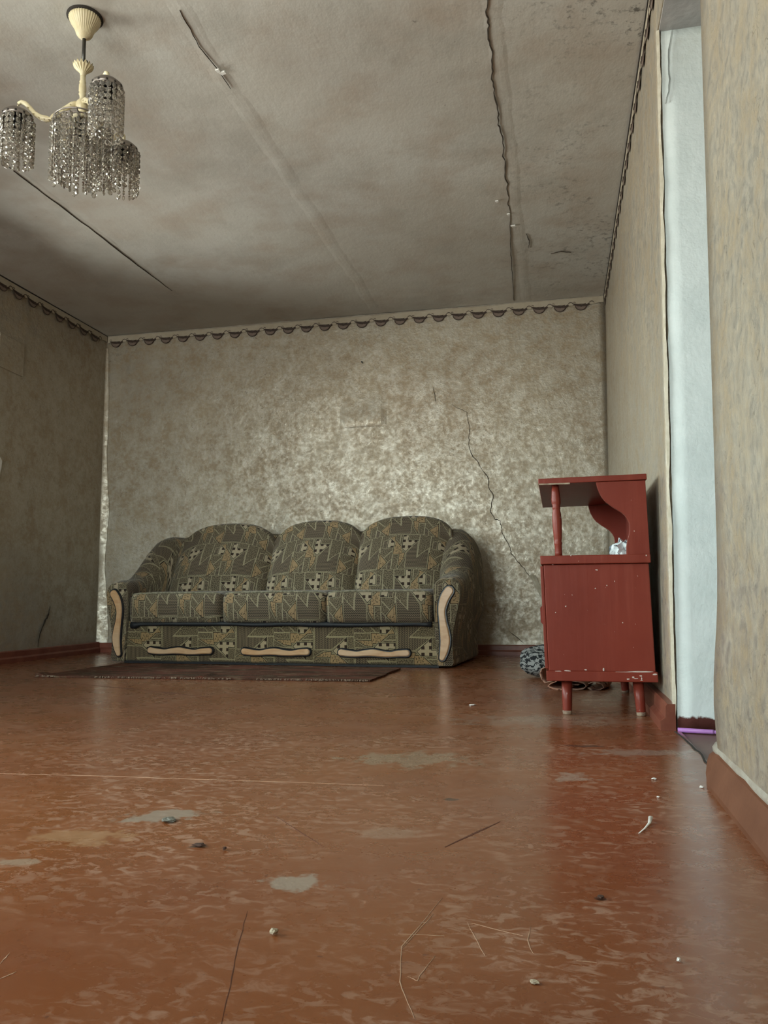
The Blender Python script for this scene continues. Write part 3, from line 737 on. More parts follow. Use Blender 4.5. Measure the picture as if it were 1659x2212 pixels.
# left wall: tear with white plaster, old patch edges, low crack
m = MB(); q = on_x(-2, 1003, XL+0.006)
m.prism([(-0.03, 0.035), (0.004, 0.045), (0.020, 0.025), (0.016, -0.02), (0.006, -0.055), (0.002, -0.10), (-0.004, -0.05), (0.002, -0.01), (-0.004, 0.012), (-0.03, 0.018)], lambda a, b, d: (XL+d, q.y+a, q.z+b), 0.0, 0.012)
setp(m.build('torn_wallpaper', WHITEPT), wl)
ribbon([on_x(108, 1310, XL+.006), on_x(105, 1328, XL+.006), on_x(97, 1340, XL+.006), on_x(85, 1370, XL+.006), on_x(82, 1398, XL+.006)], 0.012, (1, 0, 0), 0.0012, 'crack', CRACK, wl, 0.006, 15, 4)
m = MB(); m.prism([(4.42, 1.905), (4.665, 1.895), (4.668, 2.12), (4.42, 2.13)], lambda a, b, d: (XL+d, a, b), 0.0, 0.008)
setp(m.build('papered_patch', WALL, bevel=0.003), wl)

# ------------------------------------------------------------------ ceiling joints and cracks
def cz(px, py, off=0.002): return on_z(px, py, H-off)
ribbon([cz(*c) for c in [(1048,-60),(1052,0),(1056,70),(1062,130),(1068,200),(1078,260),(1085,300),(1092,380),(1098,430),(1101,465)]], 0.0048, (0, 0, -1), 0.0022, 'crack', CRACK, ceiling, 0.008, 21, 9)
ribbon([cz(*c) for c in [(1101,465),(1104,560),(1110,650)]], 0.0035, (0, 0, -1), 0.0022, 'crack', CRACK, ceiling, 0.006, 22, 9)
ribbon([cz(1137, 505), cz(1144, 520), cz(1141, 536)], 0.005, (0, 0, -1), 0.0022, 'crack', CRACK, ceiling, 0.004, 23, 4)
def joint_tape(x, y0, y1, wd, seed, wobx=0.012):
    m = MB(); rings = []; n = int((y1-y0)/0.03)
    for i in range(n+1):
        y = y0+(y1-y0)*i/n; a = x+wobx*fbm(seed, y, 0, 1.5, 3)
        l, r = a-wd/2+0.010*fbm(seed+1, y, 0, 7, 3), a+wd/2+0.010*fbm(seed+2, y, 0, 7, 3)
        t_ = 0.0014+0.001*fbm(seed+5, y, 0, 11, 2); zz = H+0.002+0.004*fbm(a, y, 0, 1.1, 3)
        rings.append([(l, y, zz+0.006), (l, y, zz+0.0006), (l+wd*0.3, y, zz-t_), (a, y, zz-t_-0.0004), (r-wd*0.3, y, zz-t_), (r, y, zz+0.0006), (r, y, zz+0.006)])
    m.loft(rings); o = m.build('joint_tape', CEIL, smooth=False); return setp(o, ceiling)
joint_tape(-0.165, YR, YB, 0.085, 1); joint_tape(-1.262, YR, YB, 0.10, 30, 0.02); joint_tape(-2.532, YR, YB, 0.06, 60, 0.01)
ribbon([cz(388, 22), cz(430, 100), cz(470, 150), cz(498, 192)], 0.0018, (0, 0, -1), 0.002, 'crack', CRACK, ceiling, 0.004, 25, 6)
ribbon([cz(20, 362), cz(90, 415), cz(190, 490), cz(280, 560), cz(372, 628)], 0.0035, (0, 0, -1), 0.003, 'crack', CRACK, ceiling, 0.004, 26, 6)
ribbon([cz(1190, 548), cz(1212, 543), cz(1234, 545)], 0.006, (0, 0, -1), 0.002, 'crack', CRACK, ceiling, 0.006, 27, 4)
for k, (px, py) in enumerate([(470, 151), (480, 156), (1098, 462), (1108, 487), (1073, 434)]):
    q = cz(px, py, 0.006); m = MB(); w_ = 0.008+0.005*(k % 2)
    m.prism([(-w_, -0.006), (w_, -0.009), (w_*1.2, 0.005), (-w_*0.4, 0.011)], lambda a, b, d: (q.x+a, q.y+b, q.z-d), 0.0, 0.006)
    setp(m.build('plaster_flake', WHITEPT), ceiling)

# ------------------------------------------------------------------ sofa
SX, SY_, STH = -1.70, 4.668, -0.059
sofa = tag(empty('sofa', (SX, SY_, 0), STH), 'long brown and grey patchwork upholstered three-seat sofa against the back wall', 'sofa')
def uvrings(rings, axis_off=(0, 0), along=None):
    """UV in metres: v runs round the section, u along the loft."""
    out = []; acc = 0
    for i, r in enumerate(rings):
        if i: acc += (Vector(r[0])-Vector(rings[i-1][0])).length if along is None else 0
        u = acc if along is None else along[i]
        s_ = 0; row = [(axis_off[0]+u, axis_off[1])]
        for j in range(len(r)):
            s_ += (Vector(r[(j+1) % len(r)])-Vector(r[j])).length
            row.append((axis_off[0]+u, axis_off[1]+s_))
        out.append(row)
    return out
def sup(a, p): return math.copysign(abs(a)**p, a)
def pillow(name, x0, x1, secfn, nu, nsec, mat, parent, uoff, endp=0.35, seamv=True, endk=6.0):
    """loft along x of a closed (y,z) section, drawn in softly at both ends."""
    rings = []; al = []
    for i in range(nu+1):
        t_ = -math.cos(PI*i/nu); x = (x0+x1)/2 + (x1-x0)/2*t_
        sc = max(0.0, 1-abs(t_)**endk)**endp*(1.0) if abs(t_) < 1 else 0.0
        sec = secfn(t_)
        cy_ = sum(p[0] for p in sec)/len(sec); cz_ = sum(p[1] for p in sec)/len(sec)
        k = 0.80+0.20*sc
        ky = 0.55+0.45*sc
        rings.append([(x, cy_+(p[0]-cy_)*ky, cz_+(p[1]-cz_)*k) for p in sec]); al.append(x)
    uv = []
    for i, r in enumerate(rings):
        mid = rings[nu//2]; s_ = 0; row = []
        for j in range(len(r)+1):
            row.append((uoff[0]+al[i], uoff[1]+s_))
            s_ += (Vector(mid[(j+1) % len(r)])-Vector(mid[j % len(r)])).length
        uv.append(row)
    m = MB(); m.loft(rings, uv); return m.build(name, mat, parent, smooth=True)

# base
m = MB()
pts = [(-1.02, 0.015), (1.02, 0.015), (1.02, 0.80), (-1.02, 0.80)]
rings = []
for z in (0.012, 0.022, 0.10, 0.18, 0.262):
    o = 0.0 if z > 0.02 else 0.012
    rings.append([(-1.03, 0.012+o, z), (-0.5, 0.008+o, z), (0, 0.008+o, z), (0.5, 0.008+o, z), (1.03, 0.012+o, z), (1.03, 0.80, z), (-1.03, 0.80, z)])
uv = [[(r[j % 7][0] if j < 5 else r[j % 7][0]+0.7, r[0][2]+0.12) for j in range(8)] for r in rings]
m.loft(rings, uv); m.build('base', SOFA_BASE, sofa)
m = MB(); rings = []
for i in range(41):                                    # thin black hem along the foot
    x = -1.02+2.04*i/40; dz = 0.003*fbm(x, 0, 0, 4, 2)
    rings.append([(x, 0.004, 0.002), (x, 0.003, 0.014+dz), (x, 0.03, 0.014), (x, 0.03, 0.002)])
m.loft(rings); m.build('hem', BLACKCLOTH, sofa)

# black lining hanging below the seat
m = MB(); rings = []
for i in range(61):
    x = -0.972+1.955*i/60; s_ = 0.010+0.010*abs(fbm(x, 3, 0, 2.2, 3)) + (0.022*math.exp(-((x+0.955)/0.03)**2))
    rings.append([(x, -0.012-0.004*math.sin(x*9), 0.262), (x, -0.018-0.003*math.sin(x*17), 0.250-s_*0.5), (x, -0.010, 0.247-s_), (x, 0.02, 0.247-s_), (x, 0.03, 0.262)])
m.loft(rings); m.build('seat_lining', BLACKCLOTH, sofa, smooth=True)

# seats
def seat_sec(t_):
    pts = []; n = 30
    dip = 0.012*math.exp(-((abs(t_)-1)/0.08)**2)
    # box with soft nose: front at y=-0.02, back at 0.62
    prof = [(-0.020, 0.258), (-0.030, 0.285), (-0.034, 0.33), (-0.034, 0.375), (-0.028, 0.412), (-0.014, 0.432-dip), (-0.004, 0.440-dip), (0.006, 0.4405-dip), (0.03, 0.436-dip), (0.10, 0.446-dip), (0.2, 0.452-dip), (0.35, 0.450), (0.55, 0.44), (0.66, 0.43), (0.66, 0.30), (0.55, 0.258), (0.3, 0.256), (0.1, 0.256)]
    return prof
for k, (a, b) in enumerate(((-0.985, -0.330), (-0.336, 0.346), (0.340, 0.990))):
    pillow('seat_cushion', a, b, seat_sec, 22, 18, SOFA, sofa, (0.21+0.03*k, -0.03+0.02*k), 0.4, endk=26)
    m = MB(); m.tube([(a+0.02+(b-a-0.04)*i/20, -0.008+0.006*(abs(i/10-1)**8), 0.441-0.010*(abs(i/10-1)**8)+0.002*fbm(i, k, 0, .5, 2)) for i in range(21)], 0.0055, 8)
    pp = m.build('piping', simple('grey_green_piping', (0.13, 0.12, 0.075), 0.85, (0.30, 0.28, 0.2), 60), sofa, smooth=True)

# backrest cushions
def back_sec(zt, edge):
    def f(t_):
        top = zt - edge*(abs(t_)**3.2) - 0.012*t_*t_
        z0 = 0.40; n = 12; pts = []
        bul = 0.055*(1-abs(t_)**3)
        hgt = top-z0
        for i in range(n+1):                              # front face, bottom to top
            v = i/n; y = 0.300+0.215*v - bul*math.sin(PI*min(1, v*1.02))**0.8*0.9
            pts.append((y, z0+hgt*0.90*v))
        pts += [(0.512, z0+hgt*0.955), (0.540, z0+hgt*0.988), (0.575, z0+hgt), (0.615, z0+hgt*0.985), (0.645, z0+hgt*0.94), (0.66, z0+hgt*0.80), (0.64, z0+hgt*0.4), (0.56, z0)]
        return pts
    return f
for k, (a, b, zt, ed) in enumerate(((-0.925, -0.205, 0.925, 0.115), (-0.212, 0.412, 0.925, 0.095), (0.402, 1.015, 0.935, 0.075))):
    pillow('back_cushion', a, b, back_sec(zt, ed), 26, 21, SOFA, sofa, (0.02+0.05*k, 0.10-0.012*k), 0.45, endk=9)

# back frame behind the cushions
m = MB(); rings = []; N_ = 20
outl = [(-1.0, 0.02), (1.0, 0.02), (1.0, 0.70)] + [(1.0-0.0*k, 0.70) for k in range(0)] + [(0.98, 0.82), (0.90, 0.845), (-0.90, 0.845), (-0.98, 0.82), (-1.0, 0.70)]
for y in (0.58, 0.60, 0.80, 0.83):
    k = 0.985 if y in (0.58, 0.83) else 1.0
    rings.append([(a*k, y, 0.02+(b-0.02)*k) for a, b in outl])
m.loft(rings, uvrings(rings)); m.build('back_frame', SOFA, sofa)

# arms: lofted from the scrolled front to the tall wing at the back
def arm(sgn, backout):
    rings = []; NS = 34
    ys = [-0.012, 0.0, 0.03, 0.08, 0.14, 0.20, 0.27, 0.34, 0.41, 0.48, 0.55, 0.62, 0.70, 0.77, 0.82, 0.835]
    for q, y in enumerate(ys):
        f = max(0.0, min(1.0, (y-0.17)/0.46)); f = f*f*(3-2*f)
        ztop = 0.512 + 0.02*min(1, y/0.1) + 0.315*f
        xo = 1.155 + (backout-1.155)*min(1, max(0, y)/0.6)
        xi = 0.995 + (0.80-0.995)*max(0, (y-0.25)/0.55)**1.0 if y > 0.25 else 0.995
        xfoot = 1.108 + 0.012*min(1, max(0, y)/0.6)
        rr = 0.075 + 0.24*f                                   # height of the rounded top
        ins = 0.014 if y < -0.005 else (0.02 if y > 0.83 else 0.0)
        neck = 0.040*(1-f)                                     # waist below the scroll
        cx = (xo+xi)/2
        ring = [(xi+0.02, 0.012), (xfoot-0.01, 0.012), (xfoot, 0.03), (xfoot-0.004, 0.12), (xfoot+0.004, 0.22), (xo-neck*0.55, 0.31)]
        for k in range(0, 15):
            th = PI*k/14
            ex_ = sup(math.cos(th), 0.85); ez_ = sup(math.sin(th), 0.85)
            if th < PI/2: x = cx+(xo-cx)*ex_
            else: x = cx+(cx-xi)*ex_
            ring.append((x, ztop-rr+rr*ez_ - (0.0 if th > PI*0.9 else 0)))
        ring[6] = (xo, ztop-rr*1.0)
        ring.insert(6, (xo-0.004*(1-f), ztop-rr-0.045*(1-f)-0.01))
        ring += [(xi, max(0.2, ztop-rr-0.10)), (xi+0.01, 0.16)]
        cz_ = 0.28
        rings.append([(sgn*(p[0]+(cx-p[0])*ins*4), y, p[1]+(cz_-p[1])*ins*1.2) for p in ring])
    m = MB(); uv = uvrings(rings, (0.1, 0.33))
    m.loft(rings, uv)
    return m.build('armrest', SOFA, sofa, smooth=True)
arm(-1, 1.225); arm(1, 1.165)
for o in list(sofa.children):
    if o.name.startswith('armrest'):
        for p in o.data.polygons:
            if len(p.vertices) > 4: p.use_smooth = False

# wooden facings with their black rubber surrounds
def facing(name, outline, y0, th, parent, mat, grow=0.0):
    c = (sum(p[0] for p in outline)/len(outline), sum(p[1] for p in outline)/len(outline)); n = len(outline)
    def off(g, pts):
        res = []
        ar = sum(pts[i][0]*pts[(i+1) % n][1]-pts[(i+1) % n][0]*pts[i][1] for i in range(n)); sg = 1 if ar > 0 else -1
        for i in range(n):
            a, b, d = Vector(pts[i-1]), Vector(pts[i]), Vector(pts[(i+1) % n]); t_ = (d-a).normalized(); nn = Vector((t_.y, -t_.x))*sg
            res.append((b.x+nn.x*g, b.y+nn.y*g))
        return res
    o0 = off(grow, outline); o1 = off(grow-0.005, outline)
    rings = [[(a, y0, b) for a, b in o0], [(a, y0-th*0.6, b) for a, b in o0], [(a, y0-th, b) for a, b in o1]]
    m = MB(); m.loft(rings); return m.build(name, mat, parent, smooth=False)
def sweep_outline(cl, wd):
    """outline from a centreline and half widths, round ends."""
    L_, R_ = [], []
    n = len(cl)
    def cat(P, i, f):
        p0, p1, p2, p3 = P[max(i-1, 0)], P[i], P[min(i+1, n-1)], P[min(i+2, n-1)]
        return 0.5*((2*p1)+(-p0+p2)*f+(2*p0-5*p1+4*p2-p3)*f*f+(-p0+3*p1-3*p2+p3)*f**3)
    C_, W_ = [], []
    vs = [Vector(p) for p in cl]
    for i in range(n-1):
        for k in range(6):
            C_.append(cat(vs, i, k/6)); W_.append(cat(wd, i, k/6))
    C_.append(vs[-1]); W_.append(wd[-1]); N = len(C_)
    for i in range(N):
        t_ = (C_[min(i+1, N-1)]-C_[max(i-1, 0)]).normalized(); nn = Vector((-t_.y, t_.x))
        L_.append(C_[i]+nn*W_[i]); R_.append(C_[i]-nn*W_[i])
    t0 = (C_[1]-C_[0]).normalized(); t1 = (C_[-1]-C_[-2]).normalized(); cap0, cap1 = [], []
    for k in range(1, 6):
        th = PI*k/6
        nn = Vector((-t1.y, t1.x)); cap1.append(C_[-1]+nn*W_[-1]*math.cos(th)+t1*W_[-1]*math.sin(th))
        nn = Vector((-t0.y, t0.x)); cap0.append(C_[0]-nn*W_[0]*math.cos(th)-t0*W_[0]*math.sin(th))
    return [tuple(p) for p in L_+cap1+list(reversed(R_))+cap0]
armcl = [(1.092, 0.438), (1.070, 0.405), (1.054, 0.362), (1.048, 0.320), (1.053, 0.265), (1.062, 0.205), (1.066, 0.155), (1.058, 0.100), (1.046, 0.060)]
armwd = [0.025, 0.025, 0.0225, 0.019, 0.0195, 0.0245, 0.0265, 0.022, 0.015]
for sg in (-1, 1):
    ol = sweep_outline([(sg*a, b) for a, b in armcl], armwd)
    bk = facing('facing_surround', ol, -0.006, 0.016, sofa, BLACKRUB, 0.0105)
    fc = facing('wood_facing', ol, -0.016, 0.015, bk, WOOD)
for (a, b) in ((-0.845, -0.400), (-0.200, 0.240), (0.422, 0.852)):
    n = 9; cl = []; wd = []
    for i in range(n):
        f = i/(n-1); cl.append((a+0.016+(b-a-0.032)*f, 0.079+0.0045*math.cos(f*4*PI+0.4))); wd.append(0.0165+0.0025*math.cos(f*4*PI) + (0.0 if 0 < i < n-1 else -0.001))
    ol = sweep_outline(cl, wd)
    bk = facing('facing_surround', ol, 0.009, 0.016, sofa, BLACKRUB, 0.0095)
    facing('wood_facing', ol, -0.002, 0.014, bk, WOOD)
for (x, y) in ((-0.9, 0.06), (0.93, 0.06), (-0.9, 0.74), (0.93, 0.74)):
    m = MB(); m.lathe([(0.018, 0.0), (0.02, 0.004), (0.02, 0.016)], (x, y, 0), 14); m.build('glide_foot', BLACKRUB, sofa)

# ------------------------------------------------------------------ red cabinet
CXL, CXR, CYF, CYB = -0.045, 0.316, 2.862, 3.635
cab = tag(empty('cabinet', ((CXL+CXR)/2, (CYF+CYB)/2, 0)), 'chipped red painted cabinet with open shelf top and short round legs', 'cabinet')
def cx(p): return (p[0]-0.021*p[2]-cab.location.x, p[1]-cab.location.y, p[2])     # the carcass leans a little to the left
def cbuild(m, name, mat=RED, parent=cab, **k):
    m.v = [cx(p) for p in m.v]; return m.build(name, mat, parent, **k)
m = MB(); m.box((CXL+0.006, CYF+0.006, 0.150), (CXR-0.004, CYB-0.006, 0.515)); body = cbuild(m, 'body', bevel=0.003)
m = MB(); m.box((CXL-0.003, CYF-0.002, 0.117), (CXR+0.002, CYB+0.002, 0.151)); cbuild(m, 'plinth', bevel=0.003)
m = MB(); m.box((CXL-0.004, CYF-0.006, 0.516), (CXR+0.002, CYB+0.006, 0.546)); cbuild(m, 'shelf_board', bevel=0.003)
m = MB(); zt = 0.797
m.hexa([(CXL+0.002, CYF-0.004, zt), (CXR+0.006, CYF-0.004, zt+0.004), (CXR+0.006, CYB+0.004, zt+0.004), (CXL+0.002, CYB+0.004, zt), (CXL+0.002, CYF-0.004, zt+0.020), (CXR+0.006, CYF-0.004, zt+0.024), (CXR+0.006, CYB+0.004, zt+0.024), (CXL+0.002, CYB+0.004, zt+0.020)])
top = cbuild(m, 'top_board', bevel=0.002)
m = MB(); m.box((CXL+0.004, CYF-0.0055, zt-0.003), (CXL+0.11, CYF-0.003, zt+0.002)); cbuild(m, 'bare_edge', BARE)
# scalloped side panels
k = CYF/2.77
sc = [(0.132, 0.786), (0.136, 0.766), (0.142, 0.749), (0.151, 0.732), (0.162, 0.718), (0.185, 0.699), (0.209, 0.683), (0.220, 0.673), (0.227, 0.662), (0.233, 0.649), (0.235, 0.636), (0.2345, 0.621), (0.232, 0.607), (0.226, 0.587), (0.2225, 0.567), (0.222, 0.545)]
prof = [(a*k+0.021*(CAMH+(b-CAMH)*k), CAMH+(b-CAMH)*k) for a, b in sc]
prof = [(a, min(b, zt+0.002)) for a, b in prof]; prof[-1] = (prof[-1][0], 0.545)
poly_ = prof + [(CXR+0.001, 0.545), (CXR+0.001, zt+0.002)]
for y0_, y1_ in ((CYF, CYF+0.018), (CYB-0.018, CYB)):
    m = MB(); m.prism(poly_, lambda a, b, d: (a, d, b), y0_, y1_); cbuild(m, 'side_panel', bevel=0.0015)
m = MB(); m.box((CXR-0.010, CYF+0.019, 0.546), (CXR-0.003, CYB-0.019, zt)); cbuild(m, 'back_panel')
pr = [(0.0115, 0.546), (0.0125, 0.552), (0.0120, 0.585), (0.0135, 0.592), (0.0125, 0.597), (0.0145, 0.602), (0.0140, 0.606), (0.0150, 0.640), (0.0160, 0.665), (0.0148, 0.668), (0.0165, 0.675), (0.0145, 0.700), (0.0125, 0.710), (0.0145, 0.7125), (0.0125, 0.716), (0.0155, 0.722), (0.0165, 0.735), (0.0150, 0.755), (0.0125, 0.775), (0.0120, zt)]
pr2 = [(0.0128, 0.546), (0.0128, 0.556), (0.0123, 0.583), (0.0142, 0.588), (0.0142, 0.593), (0.0122, 0.597), (0.0138, 0.606), (0.0158, 0.640), (0.0166, 0.668), (0.0152, 0.695), (0.0128, 0.708), (0.0128, 0.711), (0.0142, 0.714), (0.0142, 0.718), (0.0126, 0.722), (0.0158, 0.732), (0.0162, 0.745), (0.0140, 0.770), (0.0118, zt+0.001)]
for y_ in (CYF+0.035, CYB-0.035):
    m = MB(); m.lathe(pr2, (0.0145, y_, 0), 20); cbuild(m, 'turned_post', smooth=True)
# doors on the side facing the room, each with a pull
for i in range(2):
    a, b = CYF+0.012+i*0.378, CYF+0.012+i*0.378+0.372
    m = MB(); m.box((CXL-0.006, a, 0.158), (CXL+0.005, b, 0.510)); d = cbuild(m, 'door', bevel=0.002)
    yy = b-0.03 if i == 0 else a+0.03
    yy = a+0.05 if i == 0 else yy
    m = MB(); m.hexa([(CXL-0.014, yy-0.008, 0.315), (CXL-0.005, yy-0.008, 0.305), (CXL-0.005, yy+0.008, 0.305), (CXL-0.014, yy+0.008, 0.315), (CXL-0.014, yy-0.008, 0.365), (CXL-0.005, yy-0.008, 0.375), (CXL-0.005, yy+0.008, 0.375), (CXL-0.014, yy+0.008, 0.365)])
    cbuild(m, 'handle', parent=d)
for (x, y, dx, dy) in ((0.020, CYF+0.055, -0.004, -0.006), (0.257, CYF+0.055, 0.004, -0.006), (0.020, CYB-0.055, -0.004, 0.006), (0.257, CYB-0.055, 0.004, 0.006)):
    m = MB(); rings = []
    for r, z in ((0.0145, 0.0), (0.0152, 0.004), (0.0168, 0.05), (0.0182, 0.118)):
        f = 1-z/0.118
        rings.append([(x+dx*f+r*math.cos(2*PI*q/18), y+dy*f+r*math.sin(2*PI*q/18), z) for q in range(18)])
    m.loft(rings); lg = cbuild(m, 'leg', smooth=True)
    m = MB(); m.lathe([(0.0150, 0.0005), (0.0157, 0.006), (0.0158, 0.011), (0.0152, 0.0135)], (x+dx, y+dy, 0), 18); cbuild(m, 'worn_foot', BARE, parent=lg, smooth=True)
# paint chips: bare undercoat along the plinth and spots on the side
CHIP = simple('bare_undercoat', (0.66, 0.63, 0.58), 0.7, (0.5, 0.38, 0.34), 60)
rnd = random.Random(4)
def chip(px, py, w_, h_, y=CYF, n=7):
    q = on_y(px, py, y-0.002); pts = []
    for i in range(n):
        th = 2*PI*i/n; r = rnd.uniform(0.6, 1.2); pts.append((q.x+w_*r*math.cos(th)+0.021*q.z, q.z+h_*r*math.sin(th)))
    m = MB(); m.prism(pts, lambda a, b, d: (a, d, b), y+0.004, y-0.0012); return cbuild(m, 'paint_chip', CHIP)
for (px, py, w_, h_, dy) in [(1225, 1449, 0.016, 0.0022, 0), (1205, 1450, 0.012, 0.0015, 0), (1304, 1447, 0.003, 0.006, .005), (1265, 1447, 0.005, 0.002, .005), (1385, 1451, 0.045, 0.0022, 0), (1350, 1452, 0.03, 0.001, 0), (1415, 1457, 0.008, 0.004, -.002),
        (1357, 1467, 0.006, 0.0022, -.002), (1368, 1463, 0.005, 0.003, -.002), (1373, 1466, 0.009, 0.0015, -.002), (1384, 1460, 0.006, 0.0022, -.002), (1386, 1466, 0.002, 0.004, -.002), (1386, 1470, 0.005, 0.001, -.002),
        (1311, 1265, 0.0025, 0.0025, .006), (1286, 1271, 0.0025, 0.0025, .006), (1289, 1231, 0.006, 0.003, .006), (1200, 1323, 0.0018, 0.0022, .006), (1370, 1147, 0.002, 0.002, 0), (1395, 1215, 0.010, 0.002, .004), (1194, 1219, 0.003, 0.0022, .006), (1396, 1200, 0.002, 0.003, -.006), (1233, 1200, 0.002, 0.002, -.006), (1345, 1345, 0.002, 0.002, .006), (1222, 1310, 0.003, 0.002, .006)]:
    chip(px, py, w_, h_, CYF+dy)

# crumpled plastic on the cabinet's open shelf
bm = bmesh.new(); bmesh.ops.create_icosphere(bm, subdivisions=3, radius=1.0)
for v in bm.verts:
    d = v.co.normalized(); r = 1+0.55*fbm(d.x*1.3, d.y*1.3, d.z*1.3, 1.6, 3)+0.18*abs(fbm(d.x, d.y, d.z, 5, 2))
    v.co = Vector((max(-0.048, min(0.046, d.x*r*0.038)), d.y*r*0.048, max(-0.0325, d.z*r*0.036)))
me = bpy.data.meshes.new('crumpled_bag'); bm.to_mesh(me); bm.free(); me.materials.append(PAPER)
o = bpy.data.objects.new('crumpled_bag', me); COL.objects.link(o); o.location = (0.240, 3.20, 0.5795)
tag(o, 'crumpled white and black striped plastic wrapper on the red cabinet shelf', 'wrapper')

# ------------------------------------------------------------------ things behind the cabinet
bm = bmesh.new(); bmesh.ops.create_icosphere(bm, subdivisions=4, radius=1.0)
for v in bm.verts:
    d = v.co.normalized(); sx = sup(d.x, 0.8); sy = sup(d.y, 0.85); sz = sup(d.z, 0.72)
    r = 1+0.10*fbm(d.x, d.y, d.z, 2.2, 3) - 0.05*max(0, math.sin(9*d.x+4*d.z+3*fbm(d.x, d.y, d.z, 1.5, 2)))
    z = 0.083+sz*r*0.080
    v.co = Vector((sx*r*0.155, sy*r*0.17, max(0.001, z)))
me = bpy.data.meshes.new('cloth_bundle'); bm.to_mesh(me); bm.free(); me.materials.append(HOUND)
for p in me.polygons: p.use_smooth = True
o = bpy.data.objects.new('cloth_bundle', me); COL.objects.link(o); o.location = (-0.048, 4.19, 0)
tag(o, 'grey houndstooth cloth bundle on the floor behind the red cabinet', 'bundle')
# pink cloth rolled in loose folds under the cabinet
def fold(profile, y0, y1, seed, dx, n=10, th=0.004):
    rings = []
    for i in range(n+1):
        f = i/n; y = y0+(y1-y0)*f; ring = []
        for a, b in profile:
            ring.append(Vector((dx+a+0.02*fbm(seed, y, b, 3, 2)+0.06*f, y+0.014*fbm(a, seed, b, 18, 2)*(1-f), max(0.0012, b+0.008*fbm(a, y, seed, 8, 2)))))
        rings.append(ring)
    m = MB(); m.loft(rings, closed=False, caps=False); return m
pA = [(-0.035, 0.095), (-0.055, 0.085), (-0.062, 0.065), (-0.058, 0.045), (-0.045, 0.030), (-0.022, 0.038), (0.0, 0.045), (0.004, 0.036), (-0.02, 0.024), (-0.032, 0.014), (-0.012, 0.006), (0.02, 0.004), (0.055, 0.005), (0.07, 0.014), (0.055, 0.024), (0.035, 0.030), (0.02, 0.05), (0.03, 0.07), (0.01, 0.088), (-0.02, 0.094)]
m = fold(pA, 3.64, 3.96, 2, -0.025, 12); o = m.build('rolled_cloth', PINK, smooth=True)
sm = o.modifiers.new('solid', 'SOLIDIFY'); sm.thickness = 0.004
pB = [(0.05, 0.030), (0.075, 0.036), (0.105, 0.036), (0.128, 0.028), (0.134, 0.018), (0.12, 0.008), (0.09, 0.004), (0.06, 0.006), (0.05, 0.014), (0.075, 0.020), (0.105, 0.022)]
m = fold(pB, 3.63, 3.92, 5, -0.03, 10); o2 = m.build('cloth_fold', PINK, o, smooth=True); sm = o2.modifiers.new('solid', 'SOLIDIFY'); sm.thickness = 0.003
pC = [(0.14, 0.028), (0.165, 0.036), (0.195, 0.030), (0.205, 0.016), (0.185, 0.005), (0.155, 0.004), (0.14, 0.012)]
m = fold(pC, 3.64, 3.9, 8, -0.03, 10); o2 = m.build('cloth_fold', PINK, o, smooth=True); sm = o2.modifiers.new('solid', 'SOLIDIFY'); sm.thickness = 0.003
tag(o, 'pinkish patterned cloth rolled up under the back of the red cabinet', 'cloth')
m = MB(); m.lathe([(0.0, -0.004), (0.010, -0.003), (0.012, 0.0), (0.010, 0.003), (0.0, 0.004)], (0, 0, 0), 16)
for q in range(1): pass
o = m.build('red_button', simple('shiny_red_plastic', (0.30, 0.01, 0.02), 0.25), smooth=True); o.rotation_euler = (PI/2, 0, 0.3); o.location = (-0.0635, 3.958, 0.124)
bpy.data.objects.remove(o)

# purple plastic strip on the threshold
m = MB(); a = Vector((0.336, 2.600, 0.004)); b = Vector((0.62, 2.535, 0.0035))
m.tube([a, a.lerp(b, 0.33), a.lerp(b, 0.345)], 0.0068, 10); m.tube([a.lerp(b, 0.34), b], 0.0052, 10)
m.v = [(p[0], p[1], p[2]+0.001) for p in m.v]
ps = m.build('plastic_strip', PURPLE, smooth=True); tag(ps, 'purple plastic strip lying across the doorway at the white reveal', 'strip')

# ------------------------------------------------------------------ rug
m = MB(); FLp, FRp, BRp, BLp = V3(-2.712, 3.823, 0), V3(-0.902, 3.844, 0), V3(-0.880, 4.50, 0), V3(-2.655, 4.60, 0)
nu, nv = 70, 24; top_ = []
for j in range(nv+1):
    for i in range(nu+1):
        q = FLp.lerp(FRp, i/nu).lerp(BLp.lerp(BRp, i/nu), j/nv)
        if j == 0: q.y += 0.008*fbm(q.x, 1, 0, 5, 3)
        if i in (0, nu): q.x += 0.010*fbm(3, q.y, 0, 6, 3)
        ridge = 0.006*max(0, fbm(q.x, q.y, 0, 2.2, 2)) + (0.010*math.exp(-((q.x+1.78)/0.02)**2) if j < 6 else 0)
        if i < 2 and j < 3: ridge += 0.012
        top_.append((q.x, q.y, 0.009+ridge))
k = len(top_); bot = [(p[0], p[1], 0.0008) for p in top_]
fs = [(j*(nu+1)+i, j*(nu+1)+i+1, (j+1)*(nu+1)+i+1, (j+1)*(nu+1)+i) for j in range(nv) for i in range(nu)]
loop = [i for i in range(nu+1)] + [j*(nu+1)+nu for j in range(1, nv+1)] + [nv*(nu+1)+i for i in range(nu-1, -1, -1)] + [j*(nu+1) for j in range(nv-1, 0, -1)]
fs += [tuple(reversed([k+q for q in f])) for f in fs] + [(loop[(i+1) % len(loop)], loop[i], k+loop[i], k+loop[(i+1) % len(loop)]) for i in range(len(loop))]
m.add(top_+bot, fs); rug = m.build('rug', RUG); tag(rug, 'thin worn dark brown rug on the floor in front of the sofa', 'rug')
m = MB(); rnd = random.Random(3)
